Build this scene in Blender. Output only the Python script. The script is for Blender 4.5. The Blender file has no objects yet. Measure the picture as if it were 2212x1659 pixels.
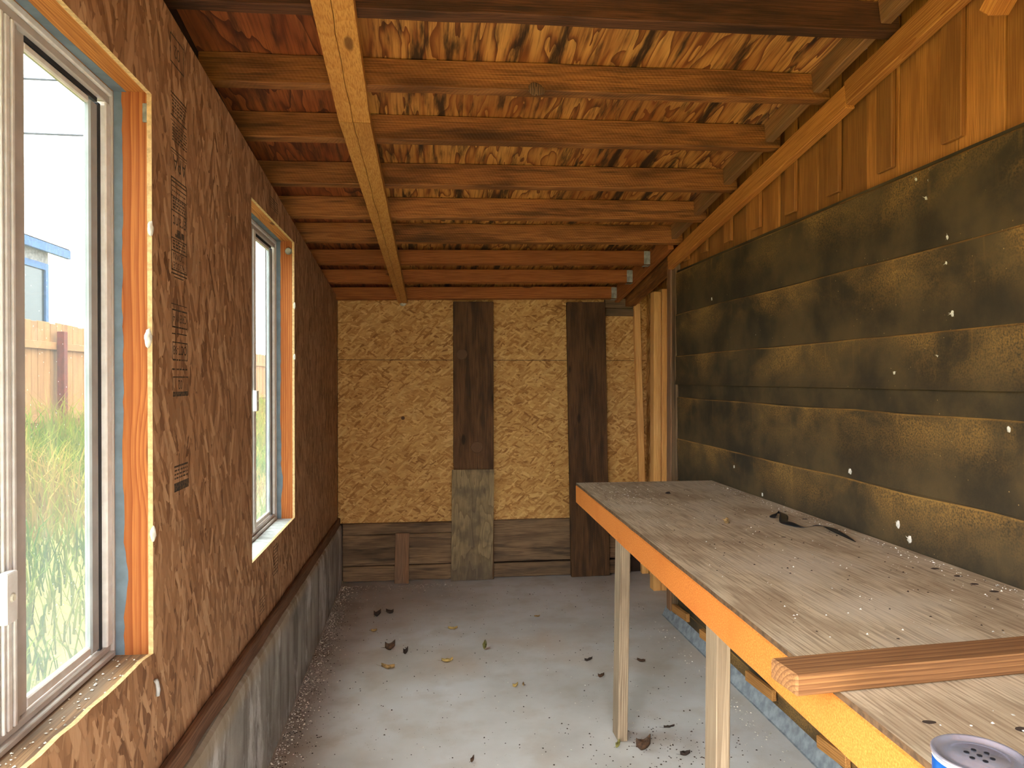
import bpy, bmesh, math, random
from mathutils import Vector, Matrix, noise as mnoise
random.seed(7)
sc = bpy.context.scene
C = sc.collection

# ------------------------------------------------------------------ camera, sky, exposure
cam_d = bpy.data.cameras.new('camera'); cam = bpy.data.objects.new('camera', cam_d); C.objects.link(cam)
cam_d.sensor_width = 36.0; cam_d.lens = 36.0 * 1560 / 2212; cam_d.clip_start = 0.02; cam_d.clip_end = 2000
cam.location = (0, 0, 1.515)
cam.rotation_euler = (math.radians(90 - 0.386), 0, math.radians(-6.944))
sc.camera = cam
sc.view_settings.view_transform = 'Standard'; sc.view_settings.look = 'None'
sc.view_settings.exposure = 4.8; sc.view_settings.gamma = 1.0; sc.view_settings.use_curve_mapping = False
sc.cycles.use_denoising = True
sc.cycles.max_bounces = 6; sc.cycles.diffuse_bounces = 5; sc.cycles.glossy_bounces = 2; sc.cycles.transparent_max_bounces = 8
sc.cycles.use_adaptive_sampling = True; sc.cycles.adaptive_threshold = 0.05
sc.cycles.sample_clamp_indirect = 8.0

world = bpy.data.worlds.new('overcast_sky'); sc.world = world; world.use_nodes = True
wn = world.node_tree.nodes; wl = world.node_tree.links; wn.clear()
w_tc = wn.new('ShaderNodeTexCoord'); w_no = wn.new('ShaderNodeTexNoise'); w_rp = wn.new('ShaderNodeValToRGB')
w_bg = wn.new('ShaderNodeBackground'); w_out = wn.new('ShaderNodeOutputWorld')
w_no.inputs['Scale'].default_value = 2.2; w_no.inputs['Detail'].default_value = 4
w_rp.color_ramp.elements[0].position = 0.3; w_rp.color_ramp.elements[0].color = (0.80, 0.87, 0.97, 1)
w_rp.color_ramp.elements[1].position = 0.65; w_rp.color_ramp.elements[1].color = (1.0, 0.985, 0.96, 1)
wl.new(w_tc.outputs['Generated'], w_no.inputs['Vector']); wl.new(w_no.outputs[0], w_rp.inputs[0])
wl.new(w_rp.outputs[0], w_bg.inputs[0]); wl.new(w_bg.outputs[0], w_out.inputs[0])
# overcast luminance: the sky brightens evenly from horizon to zenith
w_sep = wn.new('ShaderNodeSeparateXYZ'); wl.new(w_tc.outputs['Generated'], w_sep.inputs[0])
w_mr = wn.new('ShaderNodeMapRange'); wl.new(w_sep.outputs[2], w_mr.inputs[0])
for w_i, w_v in enumerate((0.0, 1.0, 0.6, 1.6)): w_mr.inputs[w_i + 1].default_value = w_v
wl.new(w_mr.outputs[0], w_bg.inputs[1])

# ------------------------------------------------------------------ material helpers
def lin(c):
    if isinstance(c, (int, float)): c = (c, c, c)
    return tuple(((v / 255) / 12.92 if v / 255 <= 0.04045 else ((v / 255 + 0.055) / 1.055) ** 2.4) for v in c) + (1,)

class NT:
    def __init__(s, name):
        s.m = bpy.data.materials.new(name); s.m.use_nodes = True
        s.t = s.m.node_tree; s.t.nodes.clear()
        s.out = s.n('ShaderNodeOutputMaterial')
    def n(s, t, **k):
        x = s.t.nodes.new(t)
        for a, v in k.items(): setattr(x, a, v)
        return x
    def set(s, sock, v):
        if isinstance(v, bpy.types.NodeSocket): s.t.links.new(v, sock)
        else: sock.default_value = v
    def math(s, op, a, b=None, c=None, clamp=False):
        x = s.n('ShaderNodeMath', operation=op, use_clamp=clamp)
        s.set(x.inputs[0], a)
        if b is not None: s.set(x.inputs[1], b)
        if c is not None: s.set(x.inputs[2], c)
        return x.outputs[0]
    def vmath(s, op, a, b=None):
        x = s.n('ShaderNodeVectorMath', operation=op); s.set(x.inputs[0], a)
        if b is not None: s.set(x.inputs[1], b)
        return x.outputs[0]
    def sep(s, v):
        x = s.n('ShaderNodeSeparateXYZ'); s.set(x.inputs[0], v); return x.outputs
    def comb(s, a, b, c):
        x = s.n('ShaderNodeCombineXYZ')
        for i, v in enumerate((a, b, c)): s.set(x.inputs[i], v)
        return x.outputs[0]
    def noise(s, v, scale=1.0, detail=3.0, rough=0.55, dist=0.0):
        x = s.n('ShaderNodeTexNoise'); s.set(x.inputs['Vector'], v)
        x.inputs['Scale'].default_value = scale; x.inputs['Detail'].default_value = detail
        x.inputs['Roughness'].default_value = rough; x.inputs['Distortion'].default_value = dist
        return x.outputs[0]
    def voro(s, v, scale=1.0, feature='F1', rnd=1.0, out='Distance'):
        x = s.n('ShaderNodeTexVoronoi', feature=feature); s.set(x.inputs['Vector'], v)
        x.inputs['Scale'].default_value = scale; x.inputs['Randomness'].default_value = rnd
        return x.outputs[out]
    def ramp(s, f, stops, interp='LINEAR'):
        x = s.n('ShaderNodeValToRGB'); r = x.color_ramp; r.interpolation = interp
        while len(r.elements) < len(stops): r.elements.new(0.5)
        for e, (p, c) in zip(r.elements, stops): e.position = p; e.color = c
        s.set(x.inputs[0], f); return x.outputs[0]
    def smooth(s, f, a, b, lo=0.0, hi=1.0):
        x = s.n('ShaderNodeMapRange', interpolation_type='SMOOTHSTEP'); s.set(x.inputs[0], f)
        for i, v in enumerate((a, b, lo, hi)): x.inputs[i + 1].default_value = v
        return x.outputs[0]
    def mix(s, f, a, b, mode='MIX'):
        x = s.n('ShaderNodeMix', data_type='RGBA', blend_type=mode)
        s.set(x.inputs[0], f); s.set(x.inputs[6], a); s.set(x.inputs[7], b); return x.outputs[2]
    def mapping(s, v, loc=(0, 0, 0), rot=(0, 0, 0), scale=(1, 1, 1)):
        x = s.n('ShaderNodeMapping'); s.set(x.inputs[0], v)
        x.inputs[1].default_value = loc; x.inputs[2].default_value = rot; x.inputs[3].default_value = scale
        return x.outputs[0]
    def obj(s): return s.n('ShaderNodeTexCoord').outputs['Object']
    def rnd(s): return s.n('ShaderNodeObjectInfo').outputs['Random']
    def bump(s, h, strength=0.3, dist=0.002):
        x = s.n('ShaderNodeBump'); x.inputs['Strength'].default_value = strength
        x.inputs['Distance'].default_value = dist; s.set(x.inputs['Height'], h); return x.outputs[0]
    def bsdf(s, color, rough=0.75, normal=None, metallic=0.0, spec=0.3):
        x = s.n('ShaderNodeBsdfPrincipled'); s.set(x.inputs['Base Color'], color); s.set(x.inputs['Roughness'], rough)
        x.inputs['Metallic'].default_value = metallic; x.inputs['Specular IOR Level'].default_value = spec
        if normal is not None: s.set(x.inputs['Normal'], normal)
        s.t.links.new(x.outputs[0], s.out.inputs[0]); return x

def wood(name, light, mid, dark, freq=190, wob=0.035, grey=None, grey_amt=0.0, blotch=0.5, rough=0.78, bump=0.35,
         knots=True, ring=0.8, saw=0.0, pale_dust=0.0, streak=None, streak_amt=0.0, gain=1.0, var=0.34):
    """board timber: grain runs along local X of every board"""
    k = NT(name); p = k.obj(); r = k.rnd()
    p = k.vmath('ADD', p, k.comb(k.math('MULTIPLY', r, 37.0), 0.0, 0.0))
    x, y, z = k.sep(p)
    cy = k.math('ADD', y, k.math('MULTIPLY_ADD', r, 0.10, -0.03))
    cz = k.math('ADD', z, k.math('MULTIPLY_ADD', k.math('FRACT', k.math('MULTIPLY', r, 7.3)), 0.10, 0.02))
    rad = k.math('SQRT', k.math('ADD', k.math('MULTIPLY', cy, cy), k.math('MULTIPLY', cz, cz)))
    w1 = k.noise(k.comb(k.math('MULTIPLY', x, 1.3), k.math('MULTIPLY', y, 5), k.math('MULTIPLY', z, 5)), 1.0, 2)
    rad = k.math('ADD', rad, k.math('MULTIPLY', w1, wob))
    kd = k.voro(k.comb(k.math('MULTIPLY', x, 1.9), k.math('MULTIPLY', y, 5.5), k.math('MULTIPLY', z, 5.5)), 1.0)
    if knots:
        kn = k.smooth(kd, 0.0, 0.34, 1.0, 0.0)
        rad = k.math('ADD', rad, k.math('MULTIPLY', kn, 0.024))
    saww = k.math('FRACT', k.math('MULTIPLY', rad, freq))
    rings = k.math('POWER', saww, 2.2)
    fib = k.noise(k.comb(k.math('MULTIPLY', x, 6), k.math('MULTIPLY', y, 260), k.math('MULTIPLY', z, 260)), 1.0, 2)
    bl = k.noise(k.comb(k.math('MULTIPLY', x, 2.2), k.math('MULTIPLY', y, 11), k.math('MULTIPLY', z, 11)), 1.0, 4)
    col = k.mix(k.math('MULTIPLY', rings, ring, clamp=True), lin(light), lin(mid))
    col = k.mix(k.math('MULTIPLY', k.smooth(fib, 0.40, 0.68), 0.6), col, lin(dark))
    col = k.mix(k.math('MULTIPLY', k.smooth(bl, 0.42, 0.72), blotch), col, lin(dark))
    tone = k.math('MULTIPLY_ADD', k.math('FRACT', k.math('MULTIPLY', r, 13.7)), var * gain, (1 - var / 2) * gain)
    col = k.mix(1.0, col, k.comb(tone, tone, tone), 'MULTIPLY')
    if streak is not None:
        st = k.noise(k.comb(k.math('MULTIPLY', x, 2.5), k.math('MULTIPLY', y, 26), k.math('MULTIPLY', z, 26)), 1.0, 3)
        col = k.mix(k.math('MULTIPLY', k.smooth(st, 0.5, 0.72), streak_amt), col, lin(streak))
    if knots:
        col = k.mix(k.math('MULTIPLY', k.smooth(kd, 0.055, 0.10, 1.0, 0.0), 0.8), col, lin(tuple(c * 0.55 for c in dark)))
    if grey is not None:
        gn = k.noise(k.comb(k.math('MULTIPLY', x, 3), k.math('MULTIPLY', y, 20), k.math('MULTIPLY', z, 20)), 1.0, 5)
        col = k.mix(k.math('MULTIPLY', k.smooth(gn, 0.3, 0.65), grey_amt), col, lin(grey))
    h = k.math('MULTIPLY', fib, 0.8)
    if saw > 0:   # circular-saw marks across the face
        sm = k.math('SINE', k.math('MULTIPLY', k.math('ADD', x, k.math('MULTIPLY', k.math('ADD', y, z), 0.6)), 420))
        h = k.math('ADD', h, k.math('MULTIPLY', sm, saw))
    k.bsdf(col, rough, k.bump(h, bump, 0.0025))
    return k.m

def osb(name, cols, axis, layers, thr=0.62, edge=0.3, bigamt=0.35):
    """oriented strand board; axis = object axes of the sheet plane (across, along the strands); cols dark to light"""
    k = NT(name); p = k.obj(); s = k.sep(p)
    u, v = s[axis[0]], s[axis[1]]
    base = k.comb(u, v, 0.0)
    wv = k.noise(base, 14.0, 2)
    val = dist = None
    for i, (ang, sx, sy) in enumerate(layers):
        q = k.mapping(base, (i * 3.1, i * 1.7, 0), (0, 0, ang), (1, 1, 1))
        q = k.vmath('ADD', k.vmath('MULTIPLY', q, (sx, sy, 1)), k.comb(k.math('MULTIPLY', wv, 0.9), k.math('MULTIPLY', wv, 1.2), i * 2.0))
        x = k.n('ShaderNodeTexVoronoi', feature='F1'); k.set(x.inputs['Vector'], q); x.inputs['Scale'].default_value = 1.0
        x.distance = 'CHEBYCHEV'
        cs = k.n('ShaderNodeSeparateColor'); k.set(cs.inputs[0], x.outputs['Color'])
        if val is None: val, dist = cs.outputs[0], x.outputs['Distance']
        else:
            m = k.math('GREATER_THAN', cs.outputs[1], thr)
            a = k.n('ShaderNodeMix', data_type='FLOAT'); k.set(a.inputs[0], m); k.set(a.inputs[2], val); k.set(a.inputs[3], cs.outputs[0]); val = a.outputs[0]
            a = k.n('ShaderNodeMix', data_type='FLOAT'); k.set(a.inputs[0], m); k.set(a.inputs[2], dist); k.set(a.inputs[3], x.outputs['Distance']); dist = a.outputs[0]
    fib = k.noise(k.comb(k.math('MULTIPLY', u, 330), k.math('MULTIPLY', v, 22), 0.0), 1.0, 2)
    big = k.noise(base, 1.3, 3)
    f = k.math('ADD', k.math('MULTIPLY', val, 0.85), k.math('MULTIPLY_ADD', big, bigamt, -bigamt / 2 + 0.08))
    f = k.math('ADD', f, k.math('MULTIPLY_ADD', fib, 0.4, -0.2))
    n = len(cols); pos = (0.02, 0.17, 0.42, 0.72, 1.0)
    col = k.ramp(f, [(pos[i], lin(c)) for i, c in enumerate(cols)])
    col = k.mix(k.math('MULTIPLY', k.smooth(dist, 0.42, 0.62), edge), col, lin(cols[0]))
    sp = k.smooth(k.voro(base, 60.0), 0.04, 0.085, 1.0, 0.0)
    spm = k.smooth(k.noise(base, 2.3, 2), 0.55, 0.7)
    col = k.mix(k.math('MULTIPLY', k.math('MULTIPLY', sp, spm), 0.6), col, lin((228, 208, 172)))
    k.bsdf(col, 0.72, k.bump(fib, 0.3, 0.0015))
    return k.m

def plain(name, col, rough=0.6, metallic=0.0, spec=0.3, var=0.12, scale=18, bump=0.1, dark=None, stretch=(1, 1, 1)):
    k = NT(name); p = k.vmath('MULTIPLY', k.obj(), stretch)
    n1 = k.noise(p, scale, 4); n2 = k.noise(p, scale * 7, 2)
    d = lin(dark) if dark else lin(tuple(c * (1 - 2.2 * var) for c in col))
    c = k.mix(k.smooth(n1, 0.3, 0.7), lin(col), d)
    k.bsdf(c, rough, k.bump(n2, bump, 0.001), metallic, spec)
    return k.m

M = {}
LV = ((0.06, 44, 8), (-0.22, 48, 9), (0.30, 42, 9), (-0.5, 50, 12))
LB = ((0.04, 66, 12), (-0.22, 70, 13), (0.28, 64, 14), (-0.55, 72, 17), (0.75, 74, 18))
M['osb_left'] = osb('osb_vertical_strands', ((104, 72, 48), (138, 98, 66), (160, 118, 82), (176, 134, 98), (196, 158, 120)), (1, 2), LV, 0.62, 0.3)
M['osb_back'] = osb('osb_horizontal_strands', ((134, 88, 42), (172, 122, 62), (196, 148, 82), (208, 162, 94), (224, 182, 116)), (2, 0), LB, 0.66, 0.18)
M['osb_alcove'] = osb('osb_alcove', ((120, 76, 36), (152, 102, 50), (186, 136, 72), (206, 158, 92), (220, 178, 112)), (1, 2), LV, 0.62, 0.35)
M['osb_edge'] = plain('osb_cut_edge', (218, 182, 128), 0.85, scale=90, var=0.08, bump=0.4)
M['rafter'] = wood('old_rafter_timber', (184, 120, 64), (154, 92, 42), (80, 46, 22), 130, 0.05, blotch=0.75, ring=0.5, saw=0.35, streak=(60, 40, 26), streak_amt=0.7, gain=0.96)
M['rafter_new'] = wood('newer_rafter_timber', (196, 122, 62), (158, 84, 36), (120, 62, 28), 120, 0.03, blotch=0.35, ring=0.85, gain=0.80)
M['rafter_dark'] = wood('rough_dark_timber', (116, 72, 44), (92, 56, 34), (50, 32, 22), 150, 0.05, blotch=0.8, streak=(40, 26, 20), streak_amt=0.8, bump=0.8, gain=0.90)
M['beam'] = wood('golden_beam_timber', (226, 164, 84), (206, 138, 62), (172, 104, 44), 70, 0.05, blotch=0.35, ring=0.5, saw=0.05, gain=0.86)
M['ledger'] = wood('orange_ledger_timber', (222, 152, 76), (178, 104, 42), (150, 84, 34), 150, 0.03, blotch=0.3, ring=0.9, gain=0.84)
M['blocking'] = wood('weathered_blocking', (168, 116, 70), (142, 92, 50), (86, 54, 30), 150, 0.04, grey=(120, 100, 70), grey_amt=0.4)
M['jamb'] = wood('orange_jamb_fir', (204, 128, 66), (150, 74, 32), (164, 88, 42), 95, 0.02, blotch=0.25, ring=1.0, knots=True, gain=0.84)
M['stud'] = wood('pale_stud', (236, 184, 112), (220, 160, 88), (194, 130, 66), 120, 0.02, blotch=0.25, ring=0.6, gain=1.12)
M['post'] = wood('dark_brown_plank', (114, 80, 48), (94, 62, 36), (58, 38, 24), 110, 0.05, blotch=0.7, streak=(46, 35, 28), streak_amt=0.6, saw=0.3)
def mat_knot():
    k = NT('ringed_knot'); p = k.obj(); x, y, z = k.sep(p)
    r = k.math('SQRT', k.math('ADD', k.math('MULTIPLY', x, x), k.math('MULTIPLY', y, y)))
    r = k.math('ADD', r, k.math('MULTIPLY', k.noise(p, 25, 2), 0.008))
    c = k.mix(k.math('POWER', k.math('FRACT', k.math('MULTIPLY', r, 130)), 2.0), lin((118, 86, 58)), lin((44, 32, 24)))
    k.bsdf(c, 0.8); return k.m
M['knot'] = mat_knot()
M['base_plank'] = wood('weathered_base_plank', (140, 112, 80), (112, 86, 60), (66, 48, 32), 120, 0.06, blotch=0.7, grey=(120, 102, 82), grey_amt=0.2, streak=(44, 32, 22), streak_amt=0.85)
M['old_board'] = wood('old_corner_board', (156, 114, 80), (128, 88, 56), (82, 56, 36), 140, 0.03, grey=(110, 96, 80), grey_amt=0.4)
M['siding'] = wood('brown_wall_board', (196, 132, 64), (172, 106, 44), (120, 70, 28), 120, 0.03, blotch=0.6, grey=(140, 92, 46), grey_amt=0.4, ring=0.7, gain=0.84, var=0.75)
M['batten'] = wood('curb_batten', (136, 98, 70), (112, 76, 52), (70, 46, 32), 130, 0.03, blotch=0.6)
M['leg'] = wood('weathered_bench_leg', (162, 142, 116), (104, 84, 64), (96, 78, 60), 120, 0.02, grey=(160, 140, 114), grey_amt=0.4, knots=False, ring=1.0)
M['fascia'] = None
M['lumber'] = wood('brown_two_by_four', (162, 116, 72), (112, 72, 40), (104, 68, 40), 110, 0.02, blotch=0.35, ring=1.0)
M['chip_block'] = wood('small_wood_block', (186, 134, 72), (160, 108, 54), (116, 74, 36), 120, 0.03, knots=False)
M['sill'] = wood('weathered_sill', (158, 118, 80), (110, 74, 46), (78, 56, 38), 110, 0.03, blotch=0.6, grey=(116, 100, 84), grey_amt=0.75)
M['sill_white'] = plain('painted_dusty_sill', (196, 198, 196), 0.7, var=0.14, scale=25, dark=(150, 150, 146), stretch=(3, 1, 1))
M['alu'] = plain('oxidised_aluminium', (230, 228, 224), 0.45, 0.1, var=0.1, scale=30, dark=(214, 210, 204))
M['alu_dark'] = plain('bronze_aluminium', (190, 182, 174), 0.5, 0.1, var=0.04, scale=12)
M['rubber'] = plain('black_window_gasket', (46, 48, 52), 0.7)
M['galv'] = plain('galvanised_sheet', (168, 178, 184), 0.5, 0.25, var=0.18, scale=22, dark=(126, 136, 144))
M['hanger'] = plain('joist_hanger_steel', (176, 176, 164), 0.5, 0.25, var=0.12, scale=30)
M['paint_blue'] = plain('blue_grey_primer', (112, 128, 138), 0.7, var=0.06)
M['web'] = plain('cobweb_tuft', (226, 222, 208), 0.95, var=0.06, scale=60)
M['ink'] = plain('stamp_ink', (44, 44, 44), 0.85, var=0.3, scale=160, dark=(104, 82, 58))
M['strap'] = plain('black_plastic_strap', (34, 36, 40), 0.28, spec=0.6, bump=0.0)
M['can_blue'] = plain('blue_printed_tin', (22, 84, 160), 0.3, 0.2, spec=0.6, bump=0.0, var=0.05)
M['can_top'] = plain('bright_tinplate', (206, 208, 226), 0.22, 0.75, bump=0.0, var=0.06, scale=9)
M['can_hole'] = plain('dark_hole', (16, 16, 22), 0.9)
M['cream'] = plain('cream_paint_rim', (236, 232, 212), 0.5)
M['fence'] = wood('cedar_fence', (140, 98, 56), (126, 82, 42), (104, 64, 32), 90, 0.03, blotch=0.4, knots=False)
M['fence_post'] = plain('red_fence_post', (96, 34, 22), 0.8)
M['house_wall'] = plain('pale_stucco', (138, 132, 126), 0.9)
M['blue_trim'] = plain('blue_trim_paint', (46, 84, 128), 0.6)
M['house_glass'] = plain('dark_house_window', (36, 44, 44), 0.25, spec=0.6)
M['wire'] = plain('power_line', (60, 62, 70), 0.7)
M['shadow_wood'] = plain('dark_sheathing', (58, 42, 32), 0.9)  # one dark brown for sheathing, the backing behind board gaps and the house roof
M['ply_edge'] = plain('dark_plywood_edge', (104, 78, 54), 0.85, var=0.15, scale=60)
M['sash_grey'] = plain('grey_sash', (164, 168, 168), 0.5, 0.1, var=0.05, scale=12)
M['nail'] = plain('rusty_nail', (96, 84, 74), 0.5, 0.6)

def mat_fascia():
    k = NT('orange_grainy_fascia'); p = k.obj()
    n1 = k.noise(p, 260, 3); n2 = k.noise(p, 7, 4); n3 = k.noise(k.vmath('MULTIPLY', p, (30, 4, 4)), 1.0, 3)
    c = k.ramp(n1, [(0.3, lin((176, 98, 34))), (0.5, lin((198, 116, 46))), (0.7, lin((214, 138, 66)))])
    c = k.mix(k.math('MULTIPLY', k.smooth(n2, 0.5, 0.75), 0.5), c, lin((184, 100, 34)))
    c = k.mix(k.math('MULTIPLY', k.smooth(n3, 0.62, 0.8), 0.4), c, lin((184, 102, 48)))
    k.bsdf(c, 0.75, k.bump(n1, 0.35, 0.001)); return k.m
M['fascia'] = mat_fascia()

def mat_plywood(name, light, mid, dark, black, streak_amt, sx=2.6, n=11.0):
    """rotary-cut veneer: contour bands of a noise field stretched along the grain (local Y)"""
    k = NT(name); p = k.obj(); r = k.rnd()
    x, y, z = k.sep(p)
    xo = k.math('ADD', x, k.math('MULTIPLY', r, 23.0))
    f1 = k.noise(k.comb(k.math('MULTIPLY', xo, sx), k.math('MULTIPLY', y, 1.15), 0.0), 1.0, 3.0, 0.5, 0.35)
    fr = k.math('FRACT', k.math('MULTIPLY', f1, n))
    bands = k.math('POWER', fr, 1.7)
    fib = k.noise(k.comb(k.math('MULTIPLY', xo, 120), k.math('MULTIPLY', y, 4), 0.0), 1.0, 3)
    st = k.noise(k.comb(k.math('MULTIPLY', xo, 15), k.math('MULTIPLY', y, 1.6), 3.0), 1.0, 5, 0.65)
    bl = k.noise(k.comb(k.math('MULTIPLY', xo, 1.5), k.math('MULTIPLY', y, 1.5), 7.0), 1.0, 3)
    kd = k.voro(k.comb(k.math('MULTIPLY', xo, 5), k.math('MULTIPLY', y, 3.2), 0.0), 1.0)
    c = k.mix(bands, lin(light), lin(mid))
    c = k.mix(k.math('MULTIPLY', k.smooth(fr, 0.72, 1.0), 0.75), c, lin(dark))
    c = k.mix(k.math('MULTIPLY', k.smooth(fib, 0.42, 0.7), 0.6), c, lin(dark))
    c = k.mix(k.math('MULTIPLY', k.smooth(bl, 0.42, 0.66), 0.6), c, lin(mid))
    c = k.mix(k.math('MULTIPLY', k.smooth(st, 0.48, 0.64), streak_amt), c, lin(black))
    c = k.mix(k.smooth(kd, 0.05, 0.09, 0.85, 0.0), c, lin(black))
    k.bsdf(c, 0.75, k.bump(fib, 0.3, 0.002)); return k.m
M['ply_tan'] = mat_plywood('roof_plywood_tan', (214, 152, 76), (146, 78, 28), (96, 52, 22), (48, 30, 16), 0.95, 6.5, 10)
M['ply_red'] = mat_plywood('roof_plywood_red', (168, 94, 46), (116, 54, 24), (78, 38, 20), (48, 26, 16), 0.7, 5.0, 9)
def mat_benchtop():
    k = NT('worn_bench_plywood'); p = k.obj(); x, y, z = k.sep(p)
    f1 = k.noise(k.comb(k.math('MULTIPLY', x, 6), k.math('MULTIPLY', y, 1.3), 0.0), 1.0, 2.5, 0.5, 0.3)
    bands = k.math('POWER', k.math('FRACT', k.math('MULTIPLY', f1, 9)), 2.5)
    fib = k.noise(k.comb(k.math('MULTIPLY', x, 190), k.math('MULTIPLY', y, 6), 0.0), 1.0, 3)
    bl = k.noise(p, 3.2, 5); sp = k.voro(p, 60)
    c = k.mix(k.math('MULTIPLY', bands, 0.45), lin((204, 186, 156)), lin((164, 144, 116)))
    c = k.mix(k.math('MULTIPLY', k.smooth(fib, 0.4, 0.66), 0.75), c, lin((130, 110, 88)))
    c = k.mix(k.math('MULTIPLY', k.smooth(bl, 0.45, 0.68), 0.5), c, lin((204, 192, 172)))
    c = k.mix(k.math('MULTIPLY', k.smooth(bl, 0.5, 0.34), 0.45), c, lin((138, 112, 84)))
    spm = k.smooth(k.noise(p, 5, 3), 0.52, 0.66)
    c = k.mix(k.math('MULTIPLY', k.math('MULTIPLY', k.smooth(sp, 0.06, 0.12, 1, 0), spm), 0.7), c, lin((84, 62, 46)))
    k.bsdf(c, 0.8, k.bump(fib, 0.3, 0.0015)); return k.m
M['benchtop'] = mat_benchtop()
def mat_grey_ply():
    k = NT('grey_weathered_plywood'); p = k.obj(); x, y, z = k.sep(p)
    f1 = k.noise(k.comb(k.math('MULTIPLY', x, 7), 0.0, k.math('MULTIPLY', z, 1.6)), 1.0, 2.5)
    bands = k.math('POWER', k.math('FRACT', k.math('MULTIPLY', f1, 9)), 2)
    bl = k.noise(p, 7, 5); ed = k.smooth(k.math('ADD', z, k.math('MULTIPLY', bl, 0.5)), 0.2, 0.5, 1, 0)
    fib = k.noise(k.comb(k.math('MULTIPLY', x, 150), 0.0, k.math('MULTIPLY', z, 9)), 1.0, 3)
    c = k.mix(bands, lin((158, 136, 98)), lin((124, 104, 74)))
    c = k.mix(k.math('MULTIPLY', k.smooth(fib, 0.4, 0.7), 0.6), c, lin((100, 86, 68)))
    c = k.mix(k.math('MULTIPLY', k.smooth(bl, 0.45, 0.62), 0.5), c, lin((78, 68, 60)))
    c = k.mix(k.math('MULTIPLY', ed, 0.6), c, lin((64, 56, 52)))
    k.bsdf(c, 0.85, k.bump(fib, 0.3, 0.002)); return k.m
M['grey_ply'] = mat_grey_ply()
def mat_concrete():
    k = NT('dusty_concrete_floor'); p = k.obj(); x, y, z = k.sep(p)
    b1 = k.noise(p, 1.1, 5, 0.6); b2 = k.noise(p, 5, 5); b3 = k.noise(p, 160, 3); sp = k.voro(p, 45)
    c = k.ramp(b1, [(0.3, lin((172, 168, 160))), (0.5, lin((196, 193, 187))), (0.7, lin((208, 208, 208)))])
    c = k.mix(k.math('MULTIPLY', k.smooth(b2, 0.45, 0.7), 0.35), c, lin((168, 152, 130)))
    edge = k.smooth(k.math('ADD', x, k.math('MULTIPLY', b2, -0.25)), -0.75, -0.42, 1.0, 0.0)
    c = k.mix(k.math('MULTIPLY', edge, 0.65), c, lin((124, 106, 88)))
    stn = k.smooth(k.noise(k.vmath('ADD', p, (5, 3, 0)), 0.8, 3), 0.55, 0.72)
    c = k.mix(k.math('MULTIPLY', stn, 0.4), c, lin((178, 146, 108)))
    spm = k.smooth(k.noise(p, 3, 3), 0.45, 0.62)
    c = k.mix(k.math('MULTIPLY', k.math('MULTIPLY', k.smooth(sp, 0.05, 0.11, 1, 0), spm), 0.7), c, lin((94, 82, 72)))
    k.bsdf(c, 0.82, k.bump(b3, 0.25, 0.002)); return k.m
M['concrete'] = mat_concrete()
def mat_curb():
    k = NT('stained_concrete_curb'); p = k.obj(); x, y, z = k.sep(p)
    vs = k.noise(k.comb(0.0, k.math('MULTIPLY', y, 9), k.math('MULTIPLY', z, 1.3)), 1.0, 5, 0.6)
    b = k.noise(p, 3.5, 5); f = k.noise(p, 130, 3)
    c = k.ramp(b, [(0.3, lin((128, 125, 118))), (0.55, lin((164, 160, 152))), (0.75, lin((178, 173, 162)))])
    c = k.mix(k.math('MULTIPLY', k.smooth(vs, 0.45, 0.62), 0.6), c, lin((86, 80, 72)))
    ef = k.noise(k.comb(4.0, k.math('MULTIPLY', y, 5), k.math('MULTIPLY', z, 2.0)), 1.0, 6, 0.7)
    c = k.mix(k.math('MULTIPLY', k.smooth(ef, 0.49, 0.62), 0.85), c, lin((206, 206, 204)))
    gr = k.smooth(z, 0.40, 0.46)
    c = k.mix(k.math('MULTIPLY', gr, 0.5), c, lin((164, 144, 112)))
    k.bsdf(c, 0.88, k.bump(f, 0.5, 0.003)); return k.m
M['curb'] = mat_curb()
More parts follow.
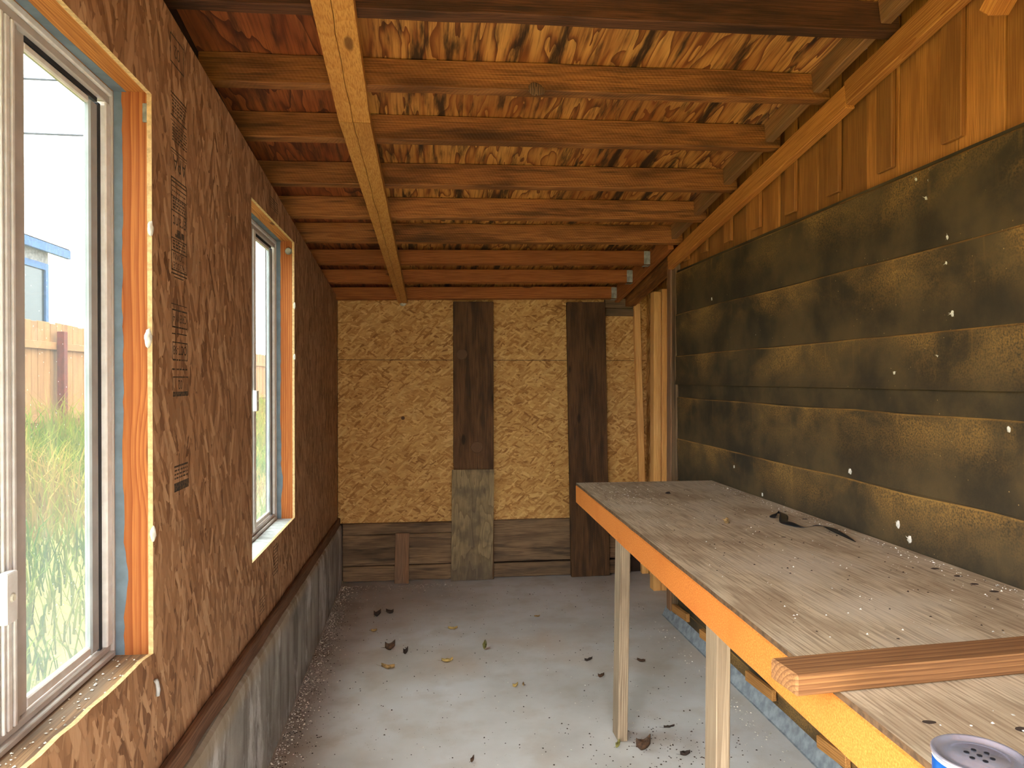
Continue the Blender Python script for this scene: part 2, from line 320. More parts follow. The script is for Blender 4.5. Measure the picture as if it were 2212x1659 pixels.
def mat_felt():
    """black building felt with tan dust lying on the ledges the lap boards press through"""
    k = NT('black_felt_with_dust'); p = k.obj(); x, y, z = k.sep(p)
    wob = k.math('MULTIPLY_ADD', k.noise(k.comb(0.0, k.math('MULTIPLY', y, 1.5), k.math('MULTIPLY', z, 1.5)), 1.0, 2), 0.02, -0.01)
    t = k.math('DIVIDE', k.math('SUBTRACT', 1.914, k.math('ADD', z, wob)), 0.2555)
    ph = k.math('FRACT', t)                                    # 0 at a ledge, growing downward
    ledge = k.smooth(ph, 0.0, 0.03, 1.0, 0.0)
    ln = k.noise(k.comb(0.0, k.math('MULTIPLY', y, 5), 0.0), 1.0, 5)
    below = k.smooth(ph, 0.0, 0.75, 1.0, 0.05)
    cl = k.noise(k.comb(0.0, k.math('MULTIPLY', y, 2.2), k.math('MULTIPLY', z, 3.8)), 1.0, 4, 0.6, 0.5)
    fine = k.noise(p, 170, 3); sp = k.voro(p, 34)
    dr = k.noise(k.comb(0.0, k.math('MULTIPLY', y, 26), k.math('MULTIPLY', z, 2.0)), 1.0, 3)
    d = k.math('MULTIPLY', k.smooth(cl, 0.38, 0.66), below)
    d = k.math('MULTIPLY', d, k.smooth(fine, 0.25, 0.7))
    d = k.math('ADD', d, k.math('MULTIPLY', k.math('MULTIPLY', k.smooth(dr, 0.58, 0.75), below), 0.25))
    d = k.math('ADD', d, k.math('MULTIPLY', ledge, k.smooth(ln, 0.3, 0.68, 0.15, 1.0)), clamp=True)
    base = k.mix(k.smooth(k.noise(p, 4, 4), 0.35, 0.7), lin((50, 43, 31)), lin((84, 69, 44)))
    c = k.mix(k.math('MULTIPLY', d, 0.7), base, lin((172, 130, 66)))
    spm = k.smooth(k.noise(p, 3.1, 2), 0.46, 0.62)
    c = k.mix(k.math('MULTIPLY', k.math('MULTIPLY', k.smooth(sp, 0.04, 0.08, 1, 0), spm), 0.8), c, lin((176, 146, 96)))
    hb = k.math('SINE', k.math('MULTIPLY', z, 1400))
    k.bsdf(c, 0.72, k.bump(k.math('ADD', fine, k.math('MULTIPLY', hb, 0.15)), 0.3, 0.0012)); return k.m
M['felt'] = mat_felt()
def mat_glass(name, trans, film, tint=(0.95, 1.0, 0.98)):
    k = NT(name); p = k.obj(); x, y, z = k.sep(p)
    t = k.n('ShaderNodeBsdfTransparent'); t.inputs[0].default_value = (tint[0] * trans, tint[1] * trans, tint[2] * trans, 1)
    tr = k.n('ShaderNodeBsdfTranslucent'); tr.inputs[0].default_value = (0.9, 0.92, 0.9, 1)
    df = k.n('ShaderNodeBsdfDiffuse'); df.inputs[0].default_value = (0.7, 0.7, 0.66, 1)
    gl = k.n('ShaderNodeBsdfGlossy'); gl.inputs['Roughness'].default_value = 0.03
    dirt = k.noise(k.comb(0.0, k.math('MULTIPLY', y, 16), k.math('MULTIPLY', z, 2)), 1.0, 4)
    low = k.smooth(z, 1.5, 0.8, 0.0, 0.035)
    spots = k.smooth(k.voro(p, 55), 0.04, 0.08, 0.2, 0.0)
    ff = k.math('ADD', k.math('MULTIPLY_ADD', dirt, film, film * 0.5), k.math('ADD', low, spots), clamp=True)
    m0 = k.n('ShaderNodeMixShader'); m0.inputs[0].default_value = 0.25
    k.t.links.new(tr.outputs[0], m0.inputs[1]); k.t.links.new(df.outputs[0], m0.inputs[2])
    m1 = k.n('ShaderNodeMixShader'); k.set(m1.inputs[0], ff)
    k.t.links.new(t.outputs[0], m1.inputs[1]); k.t.links.new(m0.outputs[0], m1.inputs[2])
    m2 = k.n('ShaderNodeMixShader'); m2.inputs[0].default_value = 0.04
    k.t.links.new(m1.outputs[0], m2.inputs[1]); k.t.links.new(gl.outputs[0], m2.inputs[2])
    k.t.links.new(m2.outputs[0], k.out.inputs[0]); return k.m
M['glass'] = mat_glass('dusty_window_glass', 0.55, 0.02)
def mat_ground():
    k = NT('dry_grassy_ground'); p = k.obj()
    n1 = k.noise(p, 0.8, 5); n2 = k.noise(p, 12, 4)
    c = k.ramp(n1, [(0.3, lin((96, 100, 42))), (0.5, lin((118, 112, 54))), (0.7, lin((132, 114, 66)))])
    c = k.mix(k.math('MULTIPLY', k.smooth(n2, 0.45, 0.7), 0.5), c, lin((84, 96, 36)))
    k.bsdf(c, 0.95, k.bump(n2, 0.6, 0.02)); return k.m
M['ground'] = mat_ground()
def mat_grass():
    k = NT('grass_blades'); oi = k.n('ShaderNodeAttribute', attribute_name='tone', attribute_type='GEOMETRY')
    c = k.ramp(oi.outputs['Fac'], [(0.0, lin((52, 84, 26))), (0.4, lin((90, 106, 32))), (0.75, lin((120, 118, 46))), (1.0, lin((136, 110, 58)))])
    b = k.n('ShaderNodeBsdfDiffuse'); k.set(b.inputs[0], c); t = k.n('ShaderNodeBsdfTranslucent'); k.set(t.inputs[0], c)
    m = k.n('ShaderNodeMixShader'); m.inputs[0].default_value = 0.35
    k.t.links.new(b.outputs[0], m.inputs[1]); k.t.links.new(t.outputs[0], m.inputs[2]); k.t.links.new(m.outputs[0], k.out.inputs[0]); return k.m
M['grass'] = mat_grass()
M['hill'] = plain('dry_hillside', (142, 120, 88), 0.95, scale=0.2, var=0.08)
def leafmat(n, c): M[n] = plain(n, c, 0.75, var=0.2, scale=60)
leafmat('leaf_brown', (92, 66, 46)); leafmat('leaf_yellow', (196, 164, 96)); leafmat('leaf_green', (150, 144, 78)); leafmat('leaf_dark', (62, 48, 40)); leafmat('leaf_tan', (176, 140, 88))
M['chip_white'] = plain('white_seed_fluff', (236, 230, 216), 0.9)
M['chip_dark'] = plain('dark_crumbs', (70, 56, 46), 0.9)

# ------------------------------------------------------------------ object helpers
def tag(o, label=None, cat=None, group=None, kind=None):
    if label: o['label'] = label
    if cat: o['category'] = cat
    if group: o['group'] = group
    if kind: o['kind'] = kind
    return o
def empty(name, loc=(0, 0, 0)):
    o = bpy.data.objects.new(name, None); C.objects.link(o); o.location = loc; o.empty_display_size = 0.1; return o
def place(o, mat4, parent=None):
    """world matrix mat4, under a parent chain made only of translations"""
    if parent is None: o.matrix_basis = mat4
    else:
        o.parent = parent
        pm = Matrix.Identity(4); q = parent; ch = []
        while q is not None: ch.append(q.matrix_basis.copy()); q = q.parent
        for m in reversed(ch): pm = pm @ m
        o.matrix_basis = pm.inverted() @ mat4
    return o
def mesh(name, verts, faces, mats, parent=None, mat4=None, midx=None, smooth=False):
    me = bpy.data.meshes.new(name); me.from_pydata([tuple(v) for v in verts], [], faces); me.update()
    for m in (mats if isinstance(mats, (list, tuple)) else [mats]): me.materials.append(m)
    if midx: me.polygons.foreach_set('material_index', midx)
    if smooth: me.polygons.foreach_set('use_smooth', [True] * len(me.polygons))
    o = bpy.data.objects.new(name, me); C.objects.link(o)
    place(o, mat4 or Matrix.Identity(4), parent); return o
def bm_obj(name, bm, mats, parent=None, mat4=None, smooth=False):
    me = bpy.data.meshes.new(name); bmesh.ops.recalc_face_normals(bm, faces=bm.faces); bm.to_mesh(me); bm.free()
    for m in (mats if isinstance(mats, (list, tuple)) else [mats]): me.materials.append(m)
    if smooth: me.polygons.foreach_set('use_smooth', [True] * len(me.polygons))
    o = bpy.data.objects.new(name, me); C.objects.link(o); place(o, mat4 or Matrix.Identity(4), parent); return o
def T(x, y, z): return Matrix.Translation((x, y, z))
def boxverts(sx, sy, sz):
    return [(a * sx / 2, b * sy / 2, c * sz / 2) for a in (-1, 1) for b in (-1, 1) for c in (-1, 1)]
BOXF = [(0, 1, 3, 2), (4, 6, 7, 5), (0, 4, 5, 1), (2, 3, 7, 6), (0, 2, 6, 4), (1, 5, 7, 3)]
def bevbox(sx, sy, sz, bev=0.003, seg=1):
    bm = bmesh.new(); vs = [bm.verts.new(v) for v in boxverts(sx, sy, sz)]
    for f in BOXF: bm.faces.new([vs[i] for i in f])
    if bev > 0: bmesh.ops.bevel(bm, geom=list(bm.edges), offset=min(bev, sx / 3, sy / 3, sz / 3), segments=seg, affect='EDGES')
    return bm
def board(name, a, b, w, h, mat, parent=None, up=(0, 0, 1), bev=0.003, wane=0.0):
    """timber whose centre line runs a->b; w is its size sideways, h its size along up; local X = grain"""
    a = Vector(a); b = Vector(b); d = b - a; L = d.length; d.normalize()
    upv = Vector(up); s = upv.cross(d); s.normalize(); u = d.cross(s)
    m = Matrix(((d.x, s.x, u.x), (d.y, s.y, u.y), (d.z, s.z, u.z))).to_4x4(); m.translation = (a + b) / 2
    bm = bevbox(L, w, h, bev)
    if wane > 0:
        n = max(6, int(L / 0.08))
        bmesh.ops.subdivide_edges(bm, edges=[e for e in bm.edges if abs((e.verts[0].co - e.verts[1].co).x) > L * 0.5], cuts=n)
        ph = random.random() * 50
        for v in bm.verts:
            k = mnoise.noise(Vector((v.co.x * 6 + ph, v.co.y * 12, v.co.z * 12)))
            v.co.y += k * wane; v.co.z += mnoise.noise(Vector((v.co.x * 5 + ph, 9, v.co.z * 9))) * wane
    return bm_obj(name, bm, mat, parent, m)
def box(name, x0, x1, y0, y1, z0, z1, mat, parent=None, bev=0.0, origin=True):
    c = ((x0 + x1) / 2, (y0 + y1) / 2, (z0 + z1) / 2)
    return bm_obj(name, bevbox(abs(x1 - x0), abs(y1 - y0), abs(z1 - z0), bev), mat, parent, T(*c))
def wbox(name, x0, x1, y0, y1, z0, z1, mat, parent=None):
    """box whose local coordinates equal world ones (for wall materials laid out in metres)"""
    v = [(x, y, z) for x in (x0, x1) for y in (y0, y1) for z in (z0, z1)]
    return mesh(name, v, BOXF, mat, parent)
def prism_yz(name, poly, x0, x1, mat, parent=None):
    n = len(poly)
    v = [(x0, y, z) for y, z in poly] + [(x1, y, z) for y, z in poly]
    f = [tuple(range(n)), tuple(range(2 * n - 1, n - 1, -1))] + [(i, i + n, (i + 1) % n + n, (i + 1) % n) for i in range(n)]
    bm = bmesh.new(); vs = [bm.verts.new(p) for p in v]
    for q in f: bm.faces.new([vs[i] for i in q])
    return bm_obj(name, bm, mat, parent)
def tube(name, pts, r, mat, parent=None, sides=6):
    bm = bmesh.new(); rings = []
    for i, p in enumerate(pts):
        p = Vector(p); d = (Vector(pts[min(i + 1, len(pts) - 1)]) - Vector(pts[max(i - 1, 0)])).normalized()
        s = d.cross(Vector((0, 0, 1))); s = s.normalized() if s.length > 1e-4 else Vector((1, 0, 0)); u = s.cross(d)
        rings.append([bm.verts.new(p + (s * math.cos(t) + u * math.sin(t)) * r) for t in [2 * math.pi * j / sides for j in range(sides)]])
    for A, B in zip(rings, rings[1:]):
        for j in range(sides): bm.faces.new((A[j], A[(j + 1) % sides], B[(j + 1) % sides], B[j]))
    bm.faces.new(rings[0]); bm.faces.new(rings[-1])
    return bm_obj(name, bm, mat, parent, smooth=True)

# ------------------------------------------------------------------ main dimensions (metres)
XL, XR, YB, YN = -0.64, 1.555, 5.50, -0.8       # left OSB face, felt face, back OSB face, open near end
TILT = 0.0175
def roof_z(y, x=1.47): return 2.137 + 0.158 * (5.41 - y) - TILT * (1.47 - x)     # underside of the rafters
YD = 0.72                                        # far edge of an unseen doorway invented in the left wall to admit light
RH = 0.110                                       # rafter depth
def osb_top(y): return 2.176 + 0.0915 * (4.912 - y)
W1 = (0.92, 1.805, 0.865, 2.190); W2 = (2.80, 3.70, 0.825, 2.195)   # openings in the left wall: y0 y1 z0 z1

# ------------------------------------------------------------------ setting: floor and ground
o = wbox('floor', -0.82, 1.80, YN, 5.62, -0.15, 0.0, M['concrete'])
tag(o, 'dusty grey concrete slab floor scattered with leaves and crumbs', 'floor', kind='structure')

# ground outside, rising away from the left wall
gv, gf = [], []; NX, NY = 26, 44
def gz(x, y):
    t = min(1, max(0, (-0.85 - x) / 3.8)); d = min(1, max(0, (y - 0.6) / 1.0)); return 0.30 * d - 0.06 * (1 - d) + (0.58 + 0.1 * (1 - d)) * t + 0.06 * mnoise.noise(Vector((x * 0.8, y * 0.8, 0))) + max(0, -6 - x) * 0.03
for i in range(NX):
    for j in range(NY):
        x = -0.82 - 26 * (i / (NX - 1)) ** 1.8; y = -14 + 62 * j / (NY - 1); gv.append((x, y, gz(x, y)))
for i in range(NX - 1):
    for j in range(NY - 1): a = i * NY + j; gf.append((a, a + NY, a + NY + 1, a + 1))
o = mesh('ground', gv, gf, M['ground'], smooth=True)
tag(o, 'sloping yard of dry grassy earth seen outside the windows', 'ground', kind='structure')
def near_slab(nm, x0, x1, z0, z1, par=None):
    q = lambda y, z: z if z < 2.5 else roof_z(y, (x0 + x1) / 2) + 0.09
    return prism_yz(nm, [(-0.862, z0), (-0.862, q(-0.862, z1)), (-0.802, q(-0.802, z1)), (-0.802, z0)], x0, x1, M['osb_back'], par)
o = near_slab('wall_near', 0.62, 1.66, -0.1, 3.0)
near_slab('wall_section', -0.79, -0.12, -0.1, 3.0, o); near_slab('wall_section', -0.119, 0.619, 2.08, 3.0, o)  # out of view; the doorway between these sections is invented for fill light
tag(o, 'unseen end wall of strand board behind the camera with an invented doorway that lets in light', 'wall', kind='structure')

o = wbox('approach', -0.80, 9.0, -14.0, -0.87, -0.22, -0.03, M['ground'])
tag(o, 'flat dry ground outside the invented doorway behind the camera', 'ground', kind='structure')
# ------------------------------------------------------------------ left wall
def left_wall():
    yl = [YD, W1[0], W1[1], W2[0], W2[1], 5.49]
    v, f, mi = [], [], []
    def quad(pts, m=0):
        b = len(v); v.extend(pts); f.append(tuple(range(b, b + len(pts)))); mi.append(m)
    x0, x1 = XL, XL - 0.011
    def cb(y): return 0.435 + 0.075 * (1 - (y - 1.2) / 4.3 if y > 1.2 else 1) + 0.006
    def cell(y0, y1, za0, za1, zb0, zb1):
        if za0 == 0.40: za0, za1 = cb(y0), cb(y1)
        for x in (x0, x1): quad([(x, y0, za0), (x, y1, za1), (x, y1, zb1), (x, y0, zb0)])
    for i in range(5):
        y0, y1 = yl[i], yl[i + 1]
        if i in (1, 3):
            w = W1 if i == 1 else W2
            rise = 0.035 if i == 1 else 0.0            # first sill edge climbs a little toward the near end
            n = 14; zs = [w[2] + rise * (1 - j / n) + (random.random() - 0.5) * 0.008 * (i == 1) for j in range(n + 1)]
            for j in range(n):
                ya, yb = y0 + (y1 - y0) * j / n, y0 + (y1 - y0) * (j + 1) / n
                cell(ya, yb, 0.40, 0.40, zs[j], zs[j + 1])
                quad([(x0, ya, zs[j]), (x1, ya, zs[j]), (x1, yb, zs[j + 1]), (x0, yb, zs[j + 1])], 1)
            cell(y0, y1, w[3], w[3], osb_top(y0), osb_top(y1))
            quad([(x0, y0, w[3]), (x0, y1, w[3]), (x1, y1, w[3]), (x1, y0, w[3])], 1)
            for yy in (y0, y1): quad([(x0, yy, zs[0] if yy == y0 else zs[-1]), (x1, yy, zs[0] if yy == y0 else zs[-1]), (x1, yy, w[3]), (x0, yy, w[3])], 1)
        else: cell(y0, y1, 0.40, 0.40, osb_top(y0), osb_top(y1))
        quad([(x0, y0, osb_top(y0)), (x1, y0, osb_top(y0)), (x1, y1, osb_top(y1)), (x0, y1, osb_top(y1))], 1)
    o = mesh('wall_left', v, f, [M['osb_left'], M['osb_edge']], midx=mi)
    return tag(o, 'left wall of brown oriented strand board with two window openings and upside-down printed stamps', 'wall', kind='structure')
wall_left = left_wall()
# outer sheathing with the same two holes, in pieces
a0, a1, b0, b1 = W1[0] - 0.02, W1[1] + 0.026, W2[0] - 0.02, W2[1] + 0.046
for (y0, y1, z0, z1) in ((YD, a0, 0.2, 3.4), (a1, b0, 0.2, 3.2), (b1, 5.6, 0.2, 2.9), (YN, YD, 2.2, 3.4),
                         (a0, a1, 0.2, W1[2] - 0.03), (a0, a1, W1[3] + 0.03, 3.3), (b0, b1, 0.2, W2[2] - 0.03), (b0, b1, W2[3] + 0.03, 3.0)):
    top = lambda y: min(z1, roof_z(y, -0.8) + RH)
    prism_yz('sheathing', [(y0, z0), (y1, z0), (y1, top(y1)), (y0, top(y0))], -0.790, -0.775, M['shadow_wood'], wall_left)
# top plate inside the wall
board('top_plate', (-0.713, YN, osb_top(YN) - 0.03), (-0.713, 5.48, osb_top(5.48) - 0.03), 0.10, 0.038, M['rafter_dark'], wall_left)

# stamps printed upside down on the board
def text_mesh(name, body, size, y_right, z_top, parent, squeeze=1.0):
    """upside-down print: reads toward -Y with its top toward -Z; (y_right, z_top) is the image-right, image-bottom corner of the word"""
    cu = bpy.data.curves.new(name, 'FONT'); cu.body = body; cu.size = size; cu.align_x = 'LEFT'; cu.fill_mode = 'FRONT'
    to = bpy.data.objects.new(name, cu); C.objects.link(to)
    dg = bpy.context.evaluated_depsgraph_get(); me = bpy.data.meshes.new_from_object(to.evaluated_get(dg))
    bpy.data.objects.remove(to); me.name = name
    me.materials.clear(); me.materials.append(M['ink'])
    o = bpy.data.objects.new(name, me); C.objects.link(o)
    m = Matrix(((0, 0, 1), (-squeeze, 0, 0), (0, -1, 0))).to_4x4(); m.translation = (XL + 0.0006, y_right, z_top)
    place(o, m, parent); return o
def bars(name, rects, parent):
    v, f = [], []
    for (y0, y1, z0, z1) in rects:
        b = len(v); v += [(XL + 0.0005, y0, z0), (XL + 0.0005, y1, z0), (XL + 0.0005, y1, z1), (XL + 0.0005, y0, z1)]; f.append((b, b + 1, b + 2, b + 3))
    return mesh(name, v, f, M['ink'], parent)
def frame_rects(y0, y1, z0, z1, t=0.004, tb=None):
    tb = tb or t
    return [(y0, y1, z0, z0 + tb), (y0, y1, z1 - t, z1), (y0, y0 + t, z0, z1), (y1 - t, y1, z0, z1)]
def fake_lines(y0, y1, z0, z1, n):
    r = []; rr = random.Random(int(z0 * 1000))
    for i in range(n):
        z = z0 + (z1 - z0) * (i + 0.5) / n; y = y0
        while y < y1:
            l = rr.uniform(0.006, 0.022); r.append((y, min(y1, y + l), z, z + 0.0042)); y += l + 0.005
    return r
SY0, SY1 = 1.935, 2.058
bars('stamp_box', frame_rects(1.932, 2.036, 2.325, 2.40), wall_left); text_mesh('stamp_number', '02', 0.045, 2.005, 2.378, wall_left)
bars('stamp_bars', [(SY0, SY1, 2.247, 2.251), (SY0, SY1, 2.238, 2.241), (SY0, SY1, 2.19, 2.194), (SY0, SY1, 2.178, 2.180), (SY0, SY1, 2.105, 2.108), (SY0, SY1, 2.098, 2.1)]
     + fake_lines(SY0 + .01, SY1 - .01, 2.198, 2.234, 4) + fake_lines(SY0 + .01, SY1, 2.125, 2.172, 6), wall_left)
text_mesh('stamp_word', 'APA', 0.056, 2.052, 2.094, wall_left)
bars('stamp_box', frame_rects(SY0, SY1, 1.795, 2.035) + [(SY0, SY1, 2.022, 2.026), (SY0, SY1, 2.01, 2.013), (SY0, SY1, 1.985, 1.988), (SY0, SY1, 1.948, 1.951), (SY0, SY1, 1.877, 1.880), (SY0, SY1, 1.845, 1.848)]
     + fake_lines(SY0 + .01, SY1 - .01, 1.990, 2.006, 1) + fake_lines(SY0 + .012, SY1 - .012, 1.952, 1.984, 4) + fake_lines(SY0 + .012, SY1 - .012, 1.85, 1.874, 3), wall_left)
text_mesh('stamp_word', 'grant', 0.05, 2.053, 1.938, wall_left)
v_logo = [(SY0 + .03, SY0 + .075, 1.884, 1.892), (SY0 + .045, SY0 + .07, 1.892, 1.905), (SY0 + .078, SY0 + .1, 1.886, 1.902)]
bars('stamp_logo', v_logo, wall_left)
text_mesh('stamp_word', 'THIS SIDE', 0.025, 2.052, 1.818, wall_left, 0.95); text_mesh('stamp_word', 'DOWN', 0.025, 2.032, 1.842, wall_left)
bars('stamp_bars', [(SY0, SY1, 1.786, 1.790), (SY0 + .02, SY1 - .03, 1.778, 1.781), (SY0, SY1, 1.708, 1.710)], wall_left)
bars('stamp_box', frame_rects(1.94, 2.06, 1.648, 1.696, 0.004), wall_left); text_mesh('stamp_word', 'CREW 4', 0.031, 2.053, 1.684, wall_left, 0.95)
bars('stamp_bars', [(1.938, 1.97, 1.631, 1.634), (1.975, 2.055, 1.632, 1.635)], wall_left)
bars('stamp_box', frame_rects(1.942, 2.06, 1.565, 1.612, 0.003)[1:], wall_left); text_mesh('stamp_word', 'OCT-98', 0.034, 2.054, 1.602, wall_left, 0.92)
bars('stamp_bars', fake_lines(1.945, 2.058, 1.560, 1.566, 1) + fake_lines(1.938, 2.058, 1.536, 1.541, 1), wall_left)
bars('stamp_box', frame_rects(1.944, 2.066, 1.470, 1.522, 0.003, 0.012), wall_left); text_mesh('stamp_number', '02', 0.034, 2.018, 1.512, wall_left)
bars('stamp_bars', [(1.952, 2.066, 1.222, 1.245), (1.952, 2.06, 1.285, 1.290), (1.99, 1.993, 1.21, 1.32)] + fake_lines(1.955, 2.06, 1.25, 1.28, 3), wall_left)
bars('stamp_bars', fake_lines(3.18, 3.27, 0.665, 0.80, 9) + [(3.18, 3.183, 0.66, 0.8), (3.27, 3.273, 0.66, 0.8)], wall_left)
bars('stamp_bars', fake_lines(3.13, 3.29, 2.235, 2.275, 4) + [(3.13, 3.29, 2.28, 2.284)], wall_left)
bars('stamp_bars', fake_lines(2.92, 3.01, 0.58, 0.65, 5), wall_left)

# concrete curb with the batten along its top
pr = [(-0.774, -0.1), (-0.606, -0.1), (-0.606, 0.40), (-0.610, 0.425), (-0.622, 0.435), (-0.774, 0.435)]
cv, cf = [], []; N = 60
for j in range(N + 1):
    y = YD + (5.47 - YD) * j / N
    tilt = 0.075 * (1 - (y - 1.2) / 4.3) if y > 1.2 else 0.075
    for i, (px, pz) in enumerate(pr):
        dx = 0.004 * mnoise.noise(Vector((y * 3, pz * 5, 2))) if 0 < i < 5 else 0
        dz = (tilt + 0.005 * mnoise.noise(Vector((y * 9, 1, 2)))) if pz > 0.3 else 0
        cv.append((px + dx, y, pz + dz))
n = len(pr)
for j in range(N):
    for i in range(n): a = j * n + i; b = j * n + (i + 1) % n; cf.append((a, b, b + n, a + n))
cf += [tuple(range(n)), tuple(range(N * n + n - 1, N * n - 1, -1))]
o = mesh('concrete_curb', cv, cf, M['curb'])
tag(o, 'low stained concrete curb under the left wall with white mineral streaks', 'curb')
o = board('baseboard_left', (-0.628, YD, 0.5717), (-0.628, 5.47, 0.452), 0.022, 0.062, M['batten'], bev=0.006, wane=0.004)
tag(o, 'worn brown wooden batten along the foot of the left strand board wall', 'baseboard', kind='structure')

# ------------------------------------------------------------------ windows
def window(name, w, label, sill_mat, ymeet, latch_z):
    y0, y1, z0, z1 = w[0] - 0.02, w[1] + (0.025 if name == 'window_1' else 0.045), w[2] - 0.012, w[3] + 0.012
    root = empty(name, (-0.75, (y0 + y1) / 2, z0)); tag(root, label, 'window', kind='structure')
    xj0, xj1 = XL - 0.0115, -0.774
    xc = (xj0 + xj1) / 2; wd = xj0 - xj1
    board('jamb', (xc, y1 + 0.019, z0 - 0.03), (xc, y1 + 0.019, z1 + 0.03), wd, 0.038, M['jamb'], root, up=(0, 1, 0))
    board('jamb', (xc, y0 - 0.019, z0 - 0.03), (xc, y0 - 0.019, z1 + 0.03), wd, 0.038, M['jamb'], root, up=(0, 1, 0))
    board('head_jamb', (xc, y0, z1 + 0.019), (xc, y1, z1 + 0.019), wd, 0.038, M['ledger'], root)
    board('sill', (xc, y0, z0 - 0.019), (xc, y1, z0 - 0.019), wd, 0.038, sill_mat, root)
    # blue-grey primer brushed on the outer part of the far jamb and head, ragged inner edge
    v, f = [], []; NP = 60; rr = random.Random(3 if name[-1] == '1' else 5)
    for j in range(NP + 1):
        z = z0 + (z1 - z0) * j / NP; e = -0.717 + 0.005 * mnoise.noise(Vector((z * 4, 3, rr.random() * .3))) + 0.003 * rr.random()
        if j < 12 and j > 4: e += 0.010 * math.sin((j - 4) / 8 * math.pi)
        v += [(-0.735, y1 - 0.0006, z), (e, y1 - 0.0006, z)]
    for j in range(NP): a = 2 * j; f.append((a, a + 1, a + 3, a + 2))
    b = len(v)
    for j in range(NP + 1):
        y = y0 + (y1 - y0) * j / NP; e = -0.710 + 0.006 * mnoise.noise(Vector((y * 3, 8, 1)))
        v += [(-0.735, y, z1 - 0.0006), (e, y, z1 - 0.0006)]
    for j in range(NP): a = b + 2 * j; f.append((a, a + 1, a + 3, a + 2))
    mesh('primer_paint', v, f, M['paint_blue'], root)
    xf0, xf1 = -0.735, -0.770            # aluminium frame depth
    fr = 0.035
    fo = empty('window_frame', (0, 0, 0)); place(fo, T(-0.76, (y0 + y1) / 2, z0), root)
    box('stile', xf1, xf0, y1 - 0.006, y1 - 0.001, z0 + 0.001, z1 - 0.001, M['alu_dark'], fo, 0.001)
    box('stile', xf1, xf0 - 0.003, y1 - fr, y1 - 0.0065, z0 + 0.030, z1 - 0.036, M['alu'], fo, 0.003)
    box('stile', xf1, xf0, y0 + 0.001, y0 + fr, z0 + 0.001, z1 - 0.001, M['alu'], fo, 0.002)
    box('head_rail', xf1, xf0, y0 + fr, y1 - 0.0065, z1 - 0.016, z1 - 0.001, M['alu'], fo, 0.002)
    box('head_rail', xf1, xf0 - 0.006, y0 + fr, y1 - 0.0065, z1 - 0.035, z1 - 0.0165, M['alu_dark'], fo, 0.002)
    box('sill_rail', xf1, xf0 + 0.003, y0 + fr, y1 - 0.0065, z0 + 0.001, z0 + 0.014, M['alu_dark'], fo, 0.002)
    box('sill_rail', xf1, xf0 - 0.008, y0 + fr, y1 - 0.0065, z0 + 0.0145, z0 + 0.029, M['alu_dark'], fo, 0.002)
    # far pane with gasket and sash
    ye = y1 - fr - 0.001
    so = empty('far_sash', (0, 0, 0)); place(so, T(-0.765, (ymeet + ye) / 2, z0), root)
    box('gasket', -0.764, -0.7495, ye - 0.013, ye - 0.001, z0 + 0.0295, z1 - 0.0455, M['rubber'], so)
    box('sash_stile', -0.766, -0.750, ye - 0.052, ye - 0.0135, z0 + 0.032, z1 - 0.050, M['sash_grey'], so, 0.004)
    box('sash_rail', -0.766, -0.752, ymeet + 0.07, ye - 0.0525, z0 + 0.032, z0 + 0.054, M['alu'], so, 0.003)
    box('gasket', -0.764, -0.751, ymeet + 0.07, ye - 0.0135, z1 - 0.0455, z1 - 0.0355, M['rubber'], so)
    box('sash_rail', -0.766, -0.752, ymeet + 0.07, ye - 0.0525, z1 - 0.062, z1 - 0.046, M['alu'], so, 0.003)
    wbox('pane', -0.7605, -0.7575, ymeet + 0.066, ye - 0.048, z0 + 0.05, z1 - 0.058, M['glass'], so)
    # meeting stiles: ribbed extrusion
    mo = empty('meeting_stile', (0, 0, 0)); place(mo, T(-0.75, ymeet, z0), root)
    zz0, zz1 = z0 + 0.0295, z1 - 0.0355
    box('extrusion', -0.769, -0.752, ymeet - 0.045, ymeet + 0.069, zz0, zz1, M['alu_dark'], mo, 0.001)
    box('extrusion', -0.7515, -0.744, ymeet - 0.045, ymeet + 0.030, zz0, zz1, M['alu_dark'], mo, 0.001)
    for (ya, yb) in ((-0.032, -0.024), (-0.017, -0.004), (0.003, 0.012)):
        box('rib', -0.7435, -0.738, ymeet + ya, ymeet + yb, zz0, zz1, M['alu'], mo, 0.0015)
    lz = latch_z
    box('latch', -0.7375, -0.720, ymeet - 0.055, ymeet - 0.020, lz - 0.045, lz + 0.045, M['alu'], mo, 0.002)
    bm = bmesh.new(); bmesh.ops.create_cone(bm, segments=14, radius1=0.008, radius2=0.006, depth=0.003, cap_ends=True)
    bm_obj('latch_screw', bm, M['cream'], mo, Matrix.Translation((-0.7183, ymeet - 0.038, lz)) @ Matrix.Rotation(math.pi / 2, 4, 'Y'))
    # near pane
    no = empty('near_sash', (0, 0, 0)); place(no, T(-0.765, (y0 + ymeet) / 2, z0), root)
    wbox('pane', -0.766, -0.763, y0 + fr, ymeet - 0.0455, zz0, zz1, M['glass'], no)
    return root
window('window_1', W1, 'near sliding aluminium window at the left with orange wooden jamb and dusty glass', M['sill'], 1.405, 1.130)
window('window_2', W2, 'far sliding aluminium window near the back wall with a whitish dusty sill', M['sill_white'], 3.30, 1.42)

